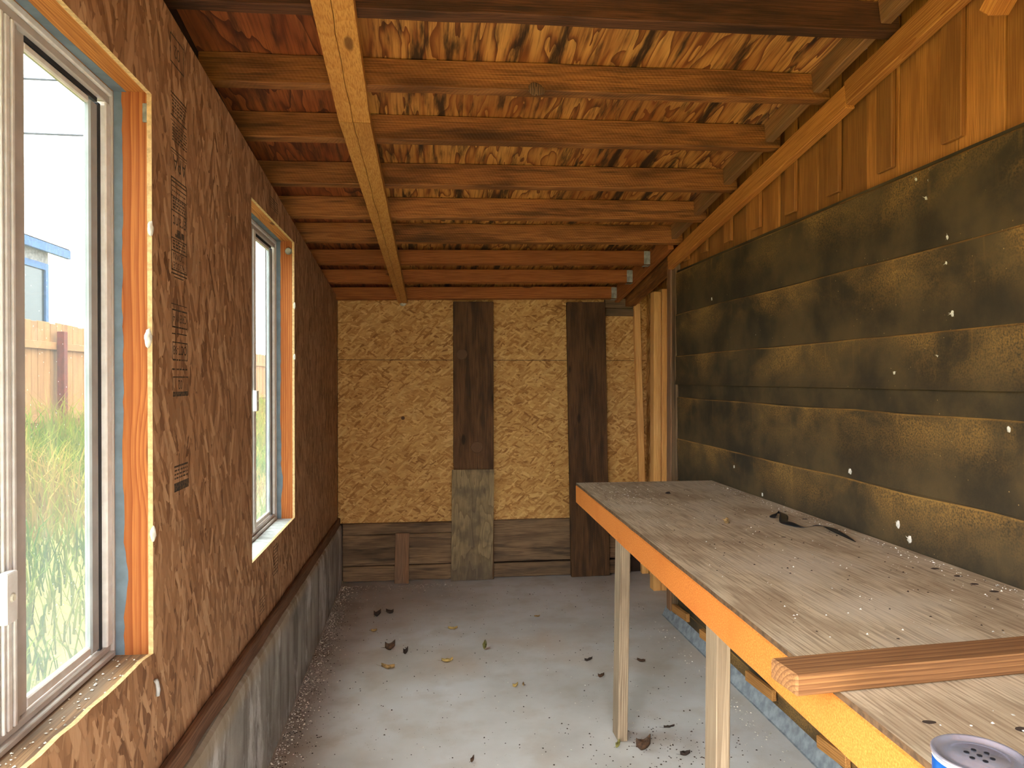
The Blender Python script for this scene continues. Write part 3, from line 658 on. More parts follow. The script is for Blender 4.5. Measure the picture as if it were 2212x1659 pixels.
# ------------------------------------------------------------------ back wall
wall_back = wbox('wall_back', -0.83, 1.80, 5.526, 5.57, -0.1, 2.235, M['shadow_wood'])
tag(wall_back, 'back wall of golden strand board above weathered base planks', 'wall', kind='structure')
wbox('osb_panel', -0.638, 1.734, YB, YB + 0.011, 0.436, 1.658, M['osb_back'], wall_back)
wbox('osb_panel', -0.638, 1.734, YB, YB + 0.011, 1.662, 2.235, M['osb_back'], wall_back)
for (x0, x1, z0, z1) in ((-0.60, 0.30, 0.356, 0.436), (-0.60, 0.30, 0.124, 0.353), (-0.60, 0.30, 0.006, 0.118),
                         (0.31, 1.60, 0.126, 0.440), (0.31, 1.60, 0.006, 0.112)):
    board('plank', (x0, 5.482, (z0 + z1) / 2), (x1, 5.482, (z0 + z1) / 2), 0.034, z1 - z0, M['base_plank'], wall_back, wane=0.003)
o = board('tall_plank', (0.372, 5.445, 0.002), (0.3695, 5.445, 2.098), 0.303, 0.034, M['post'], up=(0, 1, 0), wane=0.002)
tag(o, 'tall dark brown plank with round knots, half covered by a grey plywood piece', 'plank')
for (kx, kz, kr) in ((0.283, 1.70, 0.042), (0.395, 1.002, 0.048)):
    bm = bmesh.new(); bmesh.ops.create_cone(bm, segments=28, radius1=kr, radius2=kr * 0.93, depth=0.004, cap_ends=True)
    for q in bm.verts: q.co.x *= 1 + 0.08 * mnoise.noise(q.co * 30); q.co.y *= 0.92
    kn = bm_obj('knot', bm, M['knot'], o, Matrix.Translation((kx, 5.4265, kz)) @ Matrix.Rotation(math.pi / 2, 4, 'X'))
o = mesh('plywood_offcut', [(x, y, z) for (x, z) in ((0.199, 0.002), (0.511, 0.006), (0.524, 0.836), (0.208, 0.836)) for y in (5.412, 5.425)],
         [(0, 2, 4, 6), (1, 7, 5, 3), (0, 1, 3, 2), (2, 3, 5, 4), (4, 5, 7, 6), (6, 7, 1, 0)], M['grey_ply'])
tag(o, 'grey weathered plywood offcut standing against the foot of the knotty plank', 'plywood')
o = board('tall_plank', (1.268, 5.432, 0.002), (1.232, 5.444, 2.105), 0.300, 0.036, M['post'], up=(0, 1, 0), wane=0.002)
tag(o, 'tall reddish brown plank leaning on the back wall beside the workbench', 'plank')
o = board('wood_stub', (-0.167, 5.390, 0.004), (-0.160, 5.436, 0.368), 0.105, 0.03, M['old_board'], up=(0, 1, 0), wane=0.002)
tag(o, 'short brown wood stub standing against the back base planks at left', 'wood stub')
for z0, z1 in ((2.066, 2.14), (2.006, 2.062)):
    board('header_board', (1.39, 5.478, (z0 + z1) / 2), (1.63, 5.478, (z0 + z1) / 2), 0.03, z1 - z0, M['base_plank'], wall_back)

bm = bmesh.new(); bmesh.ops.create_cone(bm, segments=14, radius1=.014, radius2=.012, depth=.002, cap_ends=True)
bm_obj('knot_hole', bm, M['knot'], wall_back, Matrix.Translation((-0.158, YB - 0.001, 1.222)) @ Matrix.Rotation(math.pi / 2, 4, 'X'))
# ------------------------------------------------------------------ right wall
wall_right = prism_yz('wall_right', [(YN, -0.1), (4.40, -0.1), (4.40, roof_z(4.40) + 0.1), (YN, roof_z(YN) + 0.1)], 1.596, 1.66, M['shadow_wood'])
tag(wall_right, 'right wall covered in dusty black felt with brown boards above', 'wall', kind='structure')
def felt(name, z0, z1, y0, y1, off):
    """felt sheet: small ledges where the lap boards beneath press through, slight waviness"""
    zs = [z0]
    k0 = 1.914 - 0.2555 * 12
    r = k0
    while r < z1:
        for dz in (-0.05, -0.004, 0.003, 0.06, 0.13):
            if z0 + 0.002 < r + dz < z1 - 0.002: zs.append(r + dz)
        r += 0.2555
    zs.append(z1); zs += [z0 + d for d in (0.015, 0.03, 0.045, 0.06)]; zs = sorted(set(zs)); ny = 60
    v, f = [], []
    for z in zs:
        ph = ((1.914 - z) / 0.2555) % 1.0        # 0 right under a ledge
        bulge = 0.007 * (1 - ph)
        if z0 > 1.4: bulge += 0.012 * max(0.0, 1 - (z - z0) / 0.06) ** 1.5      # loose bottom edge of the upper sheet curls out
        for j in range(ny + 1):
            y = y0 + (y1 - y0) * j / ny
            wv = 0.003 * mnoise.noise(Vector((y * 2.2, z * 3, 4)))
            v.append((XR + off - bulge + wv, y, z))
    w = ny + 1
    for i in range(len(zs) - 1):
        for j in range(ny): a = i * w + j; f.append((a, a + 1, a + w + 1, a + w))
    o = mesh(name, v, f, M['felt'], wall_right, smooth=False)
    md = o.modifiers.new('thickness', 'SOLIDIFY'); md.thickness = 0.002; md.offset = 0
    return o
felt('felt_sheet', 0.055, 1.50, YN, 4.30, 0.004)
felt('felt_sheet', 1.482, 2.182, YN, 4.30, -0.006)
# boards and battens above the felt
seams = [YN, -0.55, -0.3, -0.05, 0.2, 0.45, 0.68, 0.9, 1.12, 1.34, 1.57, 1.79, 1.965, 2.233, 2.413, 2.588, 2.732, 2.899, 3.05, 3.208, 3.38, 3.53, 3.70, 3.86, 4.02, 4.18, 4.30]
for a, b in zip(seams, seams[1:]):
    ym = (a + b) / 2; top = roof_z(ym) + 0.10; off = random.uniform(-0.002, 0.005)
    board('wall_board', (1.578 + off, ym, 2.15), (1.578 + off, ym, top), 0.022, b - a - random.uniform(0.004, 0.007), M['siding'], wall_right, up=(0, 1, 0), bev=0.002)
for ym in (0.05, 0.37, 0.69, 1.01, 1.33, 1.65, 1.972, 2.285, 2.598, 2.922, 3.243, 3.56, 3.88, 4.16):
    board('batten', (1.5565, ym, 2.222), (1.5565, ym, roof_z(ym) + 0.09), 0.017, 0.085, M['siding'], wall_right, up=(0, 1, 0), bev=0.003)
# corner boards at the far end of the felt
o = board('corner_board', (1.560, 4.345, 0.05), (1.560, 4.345, 2.235), 0.03, 0.078, M['base_plank'], up=(0, 1, 0), wane=0.003)
tag(o, 'rough grey-brown corner board at the far edge of the black felt', 'board')
o = board('corner_board', (1.556, 4.424, 0.05), (1.556, 4.424, 2.225), 0.034, 0.07, M['old_board'], up=(0, 1, 0), wane=0.002)
tag(o, 'pinkish brown corner board between the rough grey board and the pale studs', 'board')
# alcove behind the corner: strand board and studs
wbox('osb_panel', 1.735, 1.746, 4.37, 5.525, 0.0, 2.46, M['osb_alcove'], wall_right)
wbox('leak_infill', 1.661, 1.734, 4.37, 4.40, 0.0, 2.44, M['shadow_wood'], wall_right)  # hidden piece added to stop light leaking in behind the corner
o = board('wall_stud', (1.708, 5.465, 0.0), (1.640, 5.465, 2.10), 0.05, 0.042, M['stud'], up=(0, 1, 0)); tag(o, 'leaning pale wall stud in the corner beside the back wall', 'stud')
o = board('wall_stud', (1.655, 5.035, 0.0), (1.655, 5.035, 2.14), 0.055, 0.085, M['stud'], up=(0, 1, 0)); tag(o, 'pale golden wall stud with small knots near the corner boards', 'stud')
o = board('wall_stud', (1.707, 5.035, 0.0), (1.707, 5.035, 2.16), 0.04, 0.085, M['stud'], up=(0, 1, 0)); tag(o, 'narrow pale stud doubled up behind the golden wall stud', 'stud')

# flashing and small blocks at the foot of the right wall
fv, ff = [], []; NF = 70
for j in range(NF + 1):
    y = YN + (4.49 - YN) * j / NF; wv = 0.004 * mnoise.noise(Vector((y * 4, 0, 1)))
    for (dx, dz) in ((1.552, 0.066), (1.543, 0.050), (1.524, 0.002), (1.516, 0.001)): fv.append((dx + wv, y, dz))
for j in range(NF):
    for i in range(3): a = j * 4 + i; ff.append((a, a + 1, a + 5, a + 4))
o = mesh('metal_flashing', fv, ff, M['galv'])
md = o.modifiers.new('thickness', 'SOLIDIFY'); md.thickness = 0.0015; md.offset = 1
tag(o, 'bent galvanised metal flashing strip along the floor under the workbench', 'flashing')
for (ya, yb, lab) in ((4.057, 4.31, 'small brown wood block on the felt at the far end of the flashing'),
                      (3.62, 3.86, 'small brown wood block on the felt behind the near bench leg'),
                      (3.011, 3.282, 'small brown wood block on the felt between the near bench leg and the frame edge'),
                      (2.453, 2.65, 'small brown wood block on the felt above the flashing, nearest the camera')):
    o = board('wood_block', (1.532, ya, 0.118), (1.532, yb, 0.100), 0.022, 0.048, M['chip_block'], bev=0.003)
    tag(o, lab, 'wood block', 'spacer blocks along the flashing')

# ------------------------------------------------------------------ roof
ceiling = empty('ceiling', (0.4, 2.4, 2.9)); tag(ceiling, 'sloping roof underside of stained plywood panels', 'ceiling', kind='structure')
sl = math.atan(0.158); ca, sa = math.cos(sl), math.sin(sl)
RH = 0.110                                                     # rafter depth
def deck_panel(x0, x1, y0, y1, mat):
    zt = lambda y: roof_z(y) + RH / ca + 0.001
    ym = (y0 + y1) / 2
    xm = (x0 + x1) / 2
    m = Matrix.Translation((xm, ym, zt(ym) - TILT * (1.47 - xm) + 0.0065)) @ Matrix.Rotation(-sl, 4, 'X') @ Matrix.Rotation(-math.atan(TILT), 4, 'Y')
    return bm_obj('roof_panel', bevbox(x1 - x0, (y1 - y0) / ca, 0.012, 0.0), mat, ceiling, m)
for (y0, y1) in ((-0.9, 0.57), (0.57, 1.79), (1.79, 3.02), (3.02, 4.20), (4.20, 5.60)):
    deck_panel(-0.86, -0.27, y0, y1, M['ply_red']); deck_panel(-0.27, 0.72, y0, y1, M['ply_tan']); deck_panel(0.72, 1.80, y0, y1, M['ply_tan'])
RY = [2.191, 2.599, 2.986, 3.420, 3.814, 4.180, 4.580, 4.981, 5.405]
ordn = ['first', 'second', 'third', 'fourth', 'fifth', 'sixth', 'seventh', 'eighth', 'ninth']
extra = ['dark and rough, at the top edge of the picture', 'with a broken dark knot in its lower edge', 'brown, blotched toward the right end', 'brown with dark water stains',
         'brown with a ragged torn lower edge', 'dark stained, last of the older ones', 'newer orange wood, hung in a metal hanger', 'newer orange wood with small knots, in a metal hanger', 'newer orange wood against the back wall']
for i, y in enumerate(RY):
    z = roof_z(y); x1 = 1.543 if i < 6 else 1.466
    mt = M['rafter_dark'] if i == 0 else (M['rafter'] if i < 6 else M['rafter_new'])
    up = Vector((0, sa, ca)); th = 0.047
    root = empty('rafter', (0.37, y, z)); tag(root, '%s roof rafter from the camera, %s' % (ordn[i], extra[i]), 'rafter', 'roof rafters')
    rh = RH if i < 6 else 0.092                 # the newer ones are shallower and hang a little below the roof
    cy = y + th / 2 * ca + rh / 2 * sa; cz = z - th / 2 * sa + rh / 2 * ca
    board('rafter_timber', (-0.773, cy, cz - TILT * 2.243), (x1, cy, cz - TILT * (1.47 - x1)), th, rh - 0.002, mt, root, up=up, wane=0.0035 if i in (0, 1, 4) else 0.0012)
    if i == 1:   # broken knot in the lower edge
        bm = bmesh.new(); bmesh.ops.create_icosphere(bm, subdivisions=3, radius=0.024)
        for v in bm.verts: v.co *= 1 + 0.35 * mnoise.noise(v.co * 40); v.co.x *= 1.3; v.co.y *= 0.22
        bm_obj('knot', bm, M['knot'], root, T(0.405, y + 0.003, z - 0.012))
    if i >= 6:
        box('hanger_flange', 1.425, 1.4665, y - 0.0035, y - 0.0012, z - 0.004, z + 0.082, M['hanger'], root, 0.0005)
        box('hanger_seat', 1.425, 1.4665, y - 0.0035, y + th + 0.004, z - 0.0125, z - 0.0100, M['hanger'], root, 0.0005)
# blocking between the older rafters, rim joist for the newer ones
for i in range(-1, 5):
    ya = RY[i] + 0.056 if i >= 0 else 1.79; yb = RY[i + 1] - 0.004
    za, zb = roof_z(ya), roof_z(yb)
    up = Vector((0, sa, ca)); off = 0.052
    o = board('blocking', (1.488, ya + off * sa, za + off + 0.012), (1.488, yb + off * sa, zb + off + 0.012), 0.038, 0.086, M['blocking'], up=up, wane=0.002)
    lab = 'short blocking timber in front of the first rafter at the top of the picture' if i < 0 else 'short blocking timber between the %s and %s rafters at their right ends' % (ordn[i], ordn[i + 1])
    tag(o, lab, 'blocking', 'blocking between rafters')
o = board('rim_joist', (1.487, 4.245, roof_z(4.245) + 0.040), (1.487, 5.49, roof_z(5.49) + 0.040), 0.038, 0.118, M['rafter_new'], up=(0, sa, ca))
tag(o, 'brown rim joist carrying the three newer rafters at the back right', 'joist')
o = board('header_beam', (1.590, 4.40, 2.312), (1.590, 5.49, 2.137), 0.075, 0.125, M['rafter'], up=(0, sa, ca))
tag(o, 'reddish brown header beam under the roof above the pale studs', 'beam')

# beam under the rafters: two tapered lengths meeting end to end
def beam_piece(sub, ya, yb, la, lb, ra, rb, parent, mat):
    nb = 110; v, f = [], []
    for j in range(nb + 1):
        t = j / nb; y = ya + (yb - ya) * t; l = la + (lb - la) * t; r = ra + (rb - ra) * t
        wob = 0.002 * mnoise.noise(Vector((y * 5, sub, 0)))
        zt = roof_z(y, -0.25) - 0.0022; zb = zt - 0.042
        c = (l + r) / 2 - 0.006 + 0.007 * mnoise.noise(Vector((y * 5, 3, sub))) + 0.003 * mnoise.noise(Vector((y * 23, 3, sub)))   # wandering crack
        cw = 0.0028 + 0.0022 * mnoise.noise(Vector((y * 9, 7, sub)))
        for (x, z) in ((l + wob, zb), (c - cw / 2, zb), (c, zb + 0.014), (c + cw / 2, zb), (r + wob, zb), (r, zt), (l, zt)): v.append((x - (la + ra) / 2, y - ya, z - roof_z(ya)))
    for j in range(nb):
        for i in range(7): a = j * 7 + i; b = j * 7 + (i + 1) % 7; f.append((a, b, b + 7, a + 7))
    f += [tuple(range(7)), tuple(range(nb * 7 + 6, nb * 7 - 1, -1))]
    # rotate so that local X runs along the timber
    R = Matrix.Rotation(math.pi / 2, 4, 'Z')
    v = [R.inverted() @ Vector(p) for p in v]
    return mesh('beam_length', v, f, mat, parent, Matrix.Translation(((la + ra) / 2, ya, roof_z(ya))) @ R)
bm_root = empty('roof_beam', (-0.25, 2.77, 2.5)); tag(bm_root, 'long golden beam of paired timbers running to the back wall under the rafters', 'beam')
beam_piece(1, YN, 2.770, -0.330, -0.316, -0.192, -0.200, bm_root, M['beam'])
beam_piece(2, 2.774, 5.36, -0.316, -0.187, -0.200, -0.122, bm_root, M['beam'])

# ledger along the right wall, two lengths
def zl(y): return 2.198 + 0.154 * (4.361 - y)
for (ya, yb, dz, lab) in ((2.452, 4.365, 0.0, 'orange wooden ledger along the top of the right wall, far length'), (-0.3, 2.450, 0.008, 'orange knotty wooden ledger along the top of the right wall, near length')):
    o = board('ledger', (1.5285 - dz * 0.3, ya, zl(ya) + 0.045 + dz), (1.5285 - dz * 0.3, yb, zl(yb) + 0.045 + dz), 0.036, 0.089, M['ledger'], up=(0, 0, 1))
    tag(o, lab, 'ledger', 'ledger lengths')
o = board('brace_block', (1.484, 1.735, 2.475), (1.486, 1.59, 2.61), 0.038, 0.07, M['ledger'], up=(1, 0, 0.3))
tag(o, 'knotty short timber end poking out below the ledger at the top right', 'timber')

# ------------------------------------------------------------------ workbench
BZ = 0.967
bench = empty('workbench', (1.15, 2.3, 0.0)); tag(bench, 'long rough workbench with a worn plywood top and orange front edge', 'workbench')
def fx(y): return 0.716 + (y - 0.955) * (0.797 - 0.716) / (3.72 - 0.955)      # front edge
y0b, y1b = 0.25, 3.745
tv = []
nT = 40; v, f = [], []
for j in range(nT + 1):
    y = y0b + (y1b - y0b) * j / nT; e = fx(y) + 0.0025 * mnoise.noise(Vector((y * 9, 0, 0)))
    for (x, z) in ((e, BZ), (1.545, BZ), (1.545, BZ - 0.012), (e, BZ - 0.012)): v.append((x, y, z))
for j in range(nT):
    for i in range(4): a = j * 4 + i; b = j * 4 + (i + 1) % 4; f.append((a, b, b + 4, a + 4))
f += [(0, 1, 2, 3), (nT * 4 + 3, nT * 4 + 2, nT * 4 + 1, nT * 4)]
mesh('bench_top', v, f, [M['benchtop'], M['ply_edge']], bench, midx=[1 if i % 4 == 3 else 0 for i in range(nT * 4)] + [1, 1])
zc = BZ - 0.0125 - 0.046
board('front_edge', (fx(y0b) + 0.0165, y0b, zc), (fx(y1b) + 0.0165, y1b, zc), 0.038, 0.092, M['fascia'], bench, bev=0.004, wane=0.0015)
board('rear_rail', (1.520, y0b, zc), (1.520, y1b, zc), 0.038, 0.089, M['leg'], bench)
for yy in (y1b - 0.02, 2.6, 1.4, 0.3):
    board('cross_rail', (fx(yy) + 0.038, yy, zc), (1.499, yy, zc), 0.036, 0.086, M['leg'], bench)
board('leg', (0.823, 2.972, 0.0), (0.836, 2.972, BZ - 0.0135), 0.042, 0.088, M['leg'], bench, up=(0, 1, 0), bev=0.003)
board('leg', (0.805, 1.915, 0.0), (0.810, 1.915, BZ - 0.0135), 0.040, 0.080, M['leg'], bench, up=(0, 1, 0), bev=0.003)
board('leg', (0.785, 0.80, 0.0), (0.787, 0.80, BZ - 0.0135), 0.040, 0.080, M['leg'], bench, up=(0, 1, 0), bev=0.003)
# knots and gouges in the top: shallow dark ovals, slightly proud rims
for (hx, hy, s) in ((1.478, 2.663, 1.2), (1.479, 2.822, 0.8), (1.237, 2.367, 0.8), (1.465, 1.92, 1.2), (1.474, 1.84, 1.2), (1.46, 1.763, 1.1), (1.46, 1.695, 1.2), (0.93, 1.02, 1.2), (0.80, 1.06, 0.9)):
    bm = bmesh.new(); bmesh.ops.create_circle(bm, cap_ends=True, segments=14, radius=0.012 * s)
    for q in bm.verts: q.co.y *= 0.6; q.co *= 1 + 0.3 * mnoise.noise(Vector((q.co.x * 90, q.co.y * 90, hx * 9)))
    bm_obj('gouge', bm, M['chip_dark'], bench, T(hx, hy, BZ + 0.0006))

# loose length of timber lying across the bench
dl = Vector((1.102 - 0.633, 1.209 - 1.168, 0)).normalized(); a0 = Vector((0.631, 1.209, BZ + 0.0205))
o = board('loose_timber', a0, a0 + dl * 0.86, 0.082, 0.038, M['lumber'], bev=0.004, wane=0.0012)
tag(o, 'brown offcut of two-by-four lying across the workbench', 'timber')

# squat tin with a perforated lid
tin = empty('shaker_tin', (0.722, 0.862, BZ)); tag(tin, 'blue tin with a perforated silver shaker lid on the bench corner', 'tin')
def lathe(name, prof, mat, parent, loc, seg=48):
    v, f = [], []
    for (r, z) in prof:
        for j in range(seg): t = 2 * math.pi * j / seg; v.append((r * math.cos(t), r * math.sin(t), z))
    for i in range(len(prof) - 1):
        for j in range(seg): a = i * seg + j; b = i * seg + (j + 1) % seg; f.append((a, b, b + seg, a + seg))
    f.append(tuple(range(seg))[::-1]); f.append(tuple(range((len(prof) - 1) * seg, len(prof) * seg)))
    o = mesh(name, v, f, mat, parent, T(*loc), smooth=True)
    return o
TR = 0.055
lathe('tin_body', [(TR - .003, 0.0), (TR - .001, 0.002), (TR - .001, 0.046)], M['can_blue'], tin, (0.722, 0.862, BZ + 0.001))
lathe('paper_edge', [(TR - .0005, 0.0465), (TR - .0002, 0.048), (TR - .0008, 0.0495)], M['cream'], tin, (0.722, 0.862, BZ + 0.001))
lid = lathe('lid', [(TR - .001, 0.050), (TR + .0012, 0.0515), (TR + .0012, 0.0545), (TR - .001, 0.056), (TR - .004, 0.0545), (TR - .006, 0.051), (TR * .62, 0.0515), (TR * .58, 0.0535), (0.001, 0.0535)], M['can_top'], tin, (0.722, 0.862, BZ + 0.001))
for k in range(7):
    rr, t = (0.0, 0) if k == 0 else (0.0145, k * math.pi / 3 + 0.3)
    bm = bmesh.new(); bmesh.ops.create_cone(bm, segments=14, radius1=0.0032, radius2=0.0032, depth=0.0008, cap_ends=True)
    bm_obj('lid_hole', bm, M['can_hole'], lid, T(0.722 + rr * math.cos(t), 0.862 + rr * math.sin(t), BZ + 0.0549))

# black strap twisted on the bench
pts = [(1.354, 2.686, 0.004, .012), (1.385, 2.725, 0.010, .012), (1.412, 2.722, 0.016, .013), (1.395, 2.66, 0.016, .013), (1.345, 2.585, 0.004, .013), (1.352, 2.56, 0.004, .012), (1.362, 2.52, 0.004, .009),
       (1.375, 2.488, 0.005, .004), (1.405, 2.487, 0.007, .006), (1.43, 2.488, 0.010, .009), (1.447, 2.46, 0.012, .010), (1.444, 2.405, 0.010, .010), (1.441, 2.34, 0.006, .006), (1.435, 2.255, 0.002, .002)]
v, f = [], []
for i, (x, y, z, w) in enumerate(pts):
    w *= 1.35
    d = Vector(pts[min(i + 1, len(pts) - 1)][:2]) - Vector(pts[max(i - 1, 0)][:2]); d.normalize(); s = Vector((-d.y, d.x))
    tw = 0.8 * math.sin(i * 0.9)
    v += [(x - s.x * w * math.cos(tw), y - s.y * w * math.cos(tw), BZ + z + w * abs(math.sin(tw)) * (1 if tw > 0 else 0)), (x + s.x * w * math.cos(tw), y + s.y * w * math.cos(tw), BZ + z + w * abs(math.sin(tw)) * (0 if tw > 0 else 1))]
for i in range(len(pts) - 1): a = 2 * i; f.append((a, a + 1, a + 3, a + 2))
o = mesh('plastic_strap', v, f, M['strap'], smooth=True)
md = o.modifiers.new('sub', 'SUBSURF'); md.levels = 2; md.render_levels = 2
md = o.modifiers.new('thickness', 'SOLIDIFY'); md.thickness = 0.001; md.offset = 1
tag(o, 'twisted black plastic strap lying on the workbench near the felt wall', 'strap')

# ------------------------------------------------------------------ leaves, tufts, crumbs
def leaf(x, y, z, L, W, mat, rot, curl, label, name='dry_leaf', group='dry leaves on the floor'):
    n, m = 10, 4; v, f = [], []
    for i in range(n + 1):
        t = i / n; w = W * (math.sin(math.pi * min(1, t * 0.96 + 0.02)) ** 0.75) * (1 + 0.15 * mnoise.noise(Vector((t * 9, x * 7, y * 3))))
        for j in range(m + 1):
            s = j / m * 2 - 1
            zz = curl * L * (abs(s) ** 1.6 * 0.5 + (t - 0.5) ** 2 * 1.1) + 0.06 * L * mnoise.noise(Vector((t * 5, s * 2, x * 11 + y)))
            v.append(((t - 0.5) * L, s * w * (1 - 0.4 * curl * abs(s)), zz))
    mn = min(q[2] for q in v); v = [(a, b, c - mn + 0.0008) for a, b, c in v]
    for i in range(n):
        for j in range(m): a = i * (m + 1) + j; f.append((a, a + 1, a + m + 2, a + m + 1))
    b = len(v); c0 = v[(m // 2)]
    v += [(c0[0], -0.0008, c0[2] + 0.0002), (c0[0], 0.0008, c0[2] + 0.0002), (c0[0] - L * 0.4, 0.0006, c0[2] + 0.1 * L), (c0[0] - L * 0.4, -0.0006, c0[2] + 0.1 * L)]; f.append((b, b + 1, b + 2, b + 3))
    o = mesh(name, v, f, mat, None, Matrix.Translation((x, y, z)) @ Matrix.Rotation(rot, 4, 'Z'), smooth=True)
    md = o.modifiers.new('thickness', 'SOLIDIFY'); md.thickness = 0.0006; md.offset = 0
    return tag(o, label, 'leaf', group)
for args in ((-0.297, 4.667, .075, .018, 'leaf_dark', 0.7, 1.0, 'dark curled leaf, left one of the pair near the back of the floor'),
             (-0.221, 4.713, .07, .016, 'leaf_dark', -0.3, .8, 'dark curled leaf, right one of the pair near the back of the floor'),
             (-0.299, 4.387, .05, .013, 'leaf_yellow', 0.2, .6, 'small yellow leaf on the floor near the left curb'),
             (-0.189, 4.076, .085, .026, 'leaf_brown', 0.5, 1.1, 'brown cupped leaf on the left part of the floor'),
             (-0.102, 4.011, .055, .018, 'leaf_dark', 0.9, 1.2, 'small dark arched leaf right of the brown cupped leaf'),
             (0.171, 4.37, .08, .016, 'leaf_yellow', -0.05, .4, 'long yellow leaf lying flat in the middle of the floor'),
             (0.336, 4.026, .075, .030, 'leaf_green', 1.3, 1.1, 'green and brown folded leaf standing up in the middle of the floor'),
             (0.122, 3.865, .085, .014, 'leaf_yellow', 0.05, .5, 'curled yellow leaf below the long yellow leaf'),
             (-0.188, 3.81, .10, .016, 'leaf_tan', -0.3, .5, 'pale feathery plant tuft on the left part of the floor'),
             (0.444, 3.511, .04, .016, 'leaf_yellow', 0.4, 1.0, 'small yellow crumpled leaf in the middle foreground'),
             (0.485, 3.52, .035, .010, 'leaf_tan', 1.4, .8, 'tiny tan leaf bit beside the crumpled yellow leaf'),
             (1.153, 3.746, .06, .020, 'leaf_brown', -0.5, .5, 'dark brown leaf under the workbench behind the far leg'),
             (0.79, 2.885, .05, .018, 'leaf_green', 0.8, 1.0, 'greenish crumpled leaf at the foot of the far bench leg'),
             (0.887, 2.85, .095, .032, 'leaf_brown', 0.3, 1.1, 'large crumpled brown leaf right of the far bench leg foot'),
             (1.041, 2.788, .06, .022, 'leaf_dark', 0.1, .6, 'dark leaf under the workbench in the foreground'),
             (1.055, 3.02, .07, .007, 'leaf_dark', 0.1, .3, 'thin dark twig-like leaf under the workbench'),
             (0.188, 2.842, .04, .014, 'leaf_brown', 1.0, 1.0, 'small reddish brown leaf at the bottom edge of the floor'),
             (0.891, 3.575, .05, .014, 'leaf_brown', 0.3, .8, 'small brown leaf beside the far bench leg, lower of two'),
             (0.875, 3.79, .07, .007, 'leaf_dark', 0.4, .5, 'thin dark stem on the floor left of the far bench leg'),
             (0.713, 4.535, .05, .012, 'leaf_tan', 0.1, .4, 'small tan leaf scrap on the floor in front of the leaning plank')):
    leaf(args[0], args[1], 0.001, args[2] * 0.72, args[3] * 0.66, M[args[4]], args[5], args[6], args[7])

def crumbs(name, sets, mats, label, cat, seed):
    """many small irregular flakes as one countless scatter; sets = [(spots, min size, max size)] one per material"""
    rr = random.Random(seed); v, f, mi = [], [], []
    for m, (spots, smin, smax) in enumerate(sets):
        for (x, y, z) in spots:
            s = rr.uniform(smin, smax); b = len(v); a0 = rr.random() * 6.28
            for k in range(4):
                t = a0 + k * 1.57 + rr.uniform(-.3, .3); q = s * rr.uniform(.6, 1.1); v.append((x + q * math.cos(t), y + q * math.sin(t), z + 0.0003))
            v.append((x, y, z + s * rr.uniform(.4, .9)))
            f += [(b + k, b + (k + 1) % 4, b + 4) for k in range(4)] + [(b + 3, b + 2, b + 1, b)]; mi += [m] * 5
    o = mesh(name, v, f, mats, midx=mi); return tag(o, label, cat, kind='stuff')
rr = random.Random(11); sp = []
def clear(q): return q[1] < 5.37 and not (abs(q[0] - .823) < .04 and abs(q[1] - 2.97) < .07) and not (abs(q[0] - .805) < .04 and abs(q[1] - 1.915) < .07)
for _ in range(1900):
    y = rr.uniform(1.5, 5.4); sp.append((-0.600 + abs(rr.gauss(0, 0.05)), y, 0.0005))
for _ in range(320): sp.append((rr.uniform(-0.6, 0.2), 5.40 - abs(rr.gauss(0, 0.10)), 0.0005))
for _ in range(340): sp.append((rr.uniform(-0.6, 1.45), rr.uniform(1.8, 5.3), 0.0005))
for _ in range(60): sp.append((1.0 + rr.gauss(0, 0.14), 3.2 + rr.gauss(0, 0.18), 0.0005))
for _ in range(160): sp.append((1.47 - abs(rr.gauss(0, 0.06)), rr.uniform(2, 4.4), 0.0005))
s2 = [(-0.600 + abs(rr.gauss(0, 0.07)), rr.uniform(1.5, 5.35), 0.0005) for _ in range(1300)] + [(rr.uniform(-0.58, 1.45), rr.uniform(1.8, 5.3), 0.0005) for _ in range(700)]
s2 += [(0.95 + rr.gauss(0, 0.16), 2.85 + rr.gauss(0, 0.14), 0.0005) for _ in range(180)]
crumbs('floor_crumbs', [([q for q in sp if clear(q)], 0.0018, 0.0056), ([q for q in s2 if clear(q)], 0.0015, 0.0055)], [M['chip_white'], M['chip_dark']], 'pale seed fluff and dark dirt crumbs strewn over the floor along the curb', 'crumbs', 1)
sp = [(rr.uniform(0.82, 1.52), rr.uniform(1.3, 3.7), BZ + 0.0003) for _ in range(230)] + [(0.95 + rr.gauss(0, .07), 3.35 + rr.gauss(0, .22), BZ + 0.0003) for _ in range(110)]
sp += [(1.53 - abs(rr.gauss(0, .035)), rr.uniform(1.2, 3.7), BZ + 0.0003) for _ in range(320)] + [(rr.uniform(0.76, 1.0), rr.uniform(0.9, 1.12), BZ + 0.0003) for _ in range(16)]
sp = [q for q in sp if not (1.10 < q[1] < 1.36) and q[1] < 3.72]
s2 = [(rr.uniform(0.82, 1.52), rr.uniform(1.4, 3.7), BZ + 0.0003) for _ in range(210)]
crumbs('bench_crumbs', [(sp, 0.001, 0.0042), (s2, 0.0012, 0.0045)], [M['chip_white'], M['chip_dark']], 'pale flakes and dark crumbs scattered on the workbench top', 'crumbs', 3)
sp = [(rr.uniform(-0.73, -0.66), rr.uniform(1.0, 1.8), W1[2] - 0.0105) for _ in range(120)]
crumbs('sill_crumbs', [(sp, 0.0012, 0.0045)], [M['chip_white']], 'pale debris on the weathered sill of the near window', 'crumbs', 5)

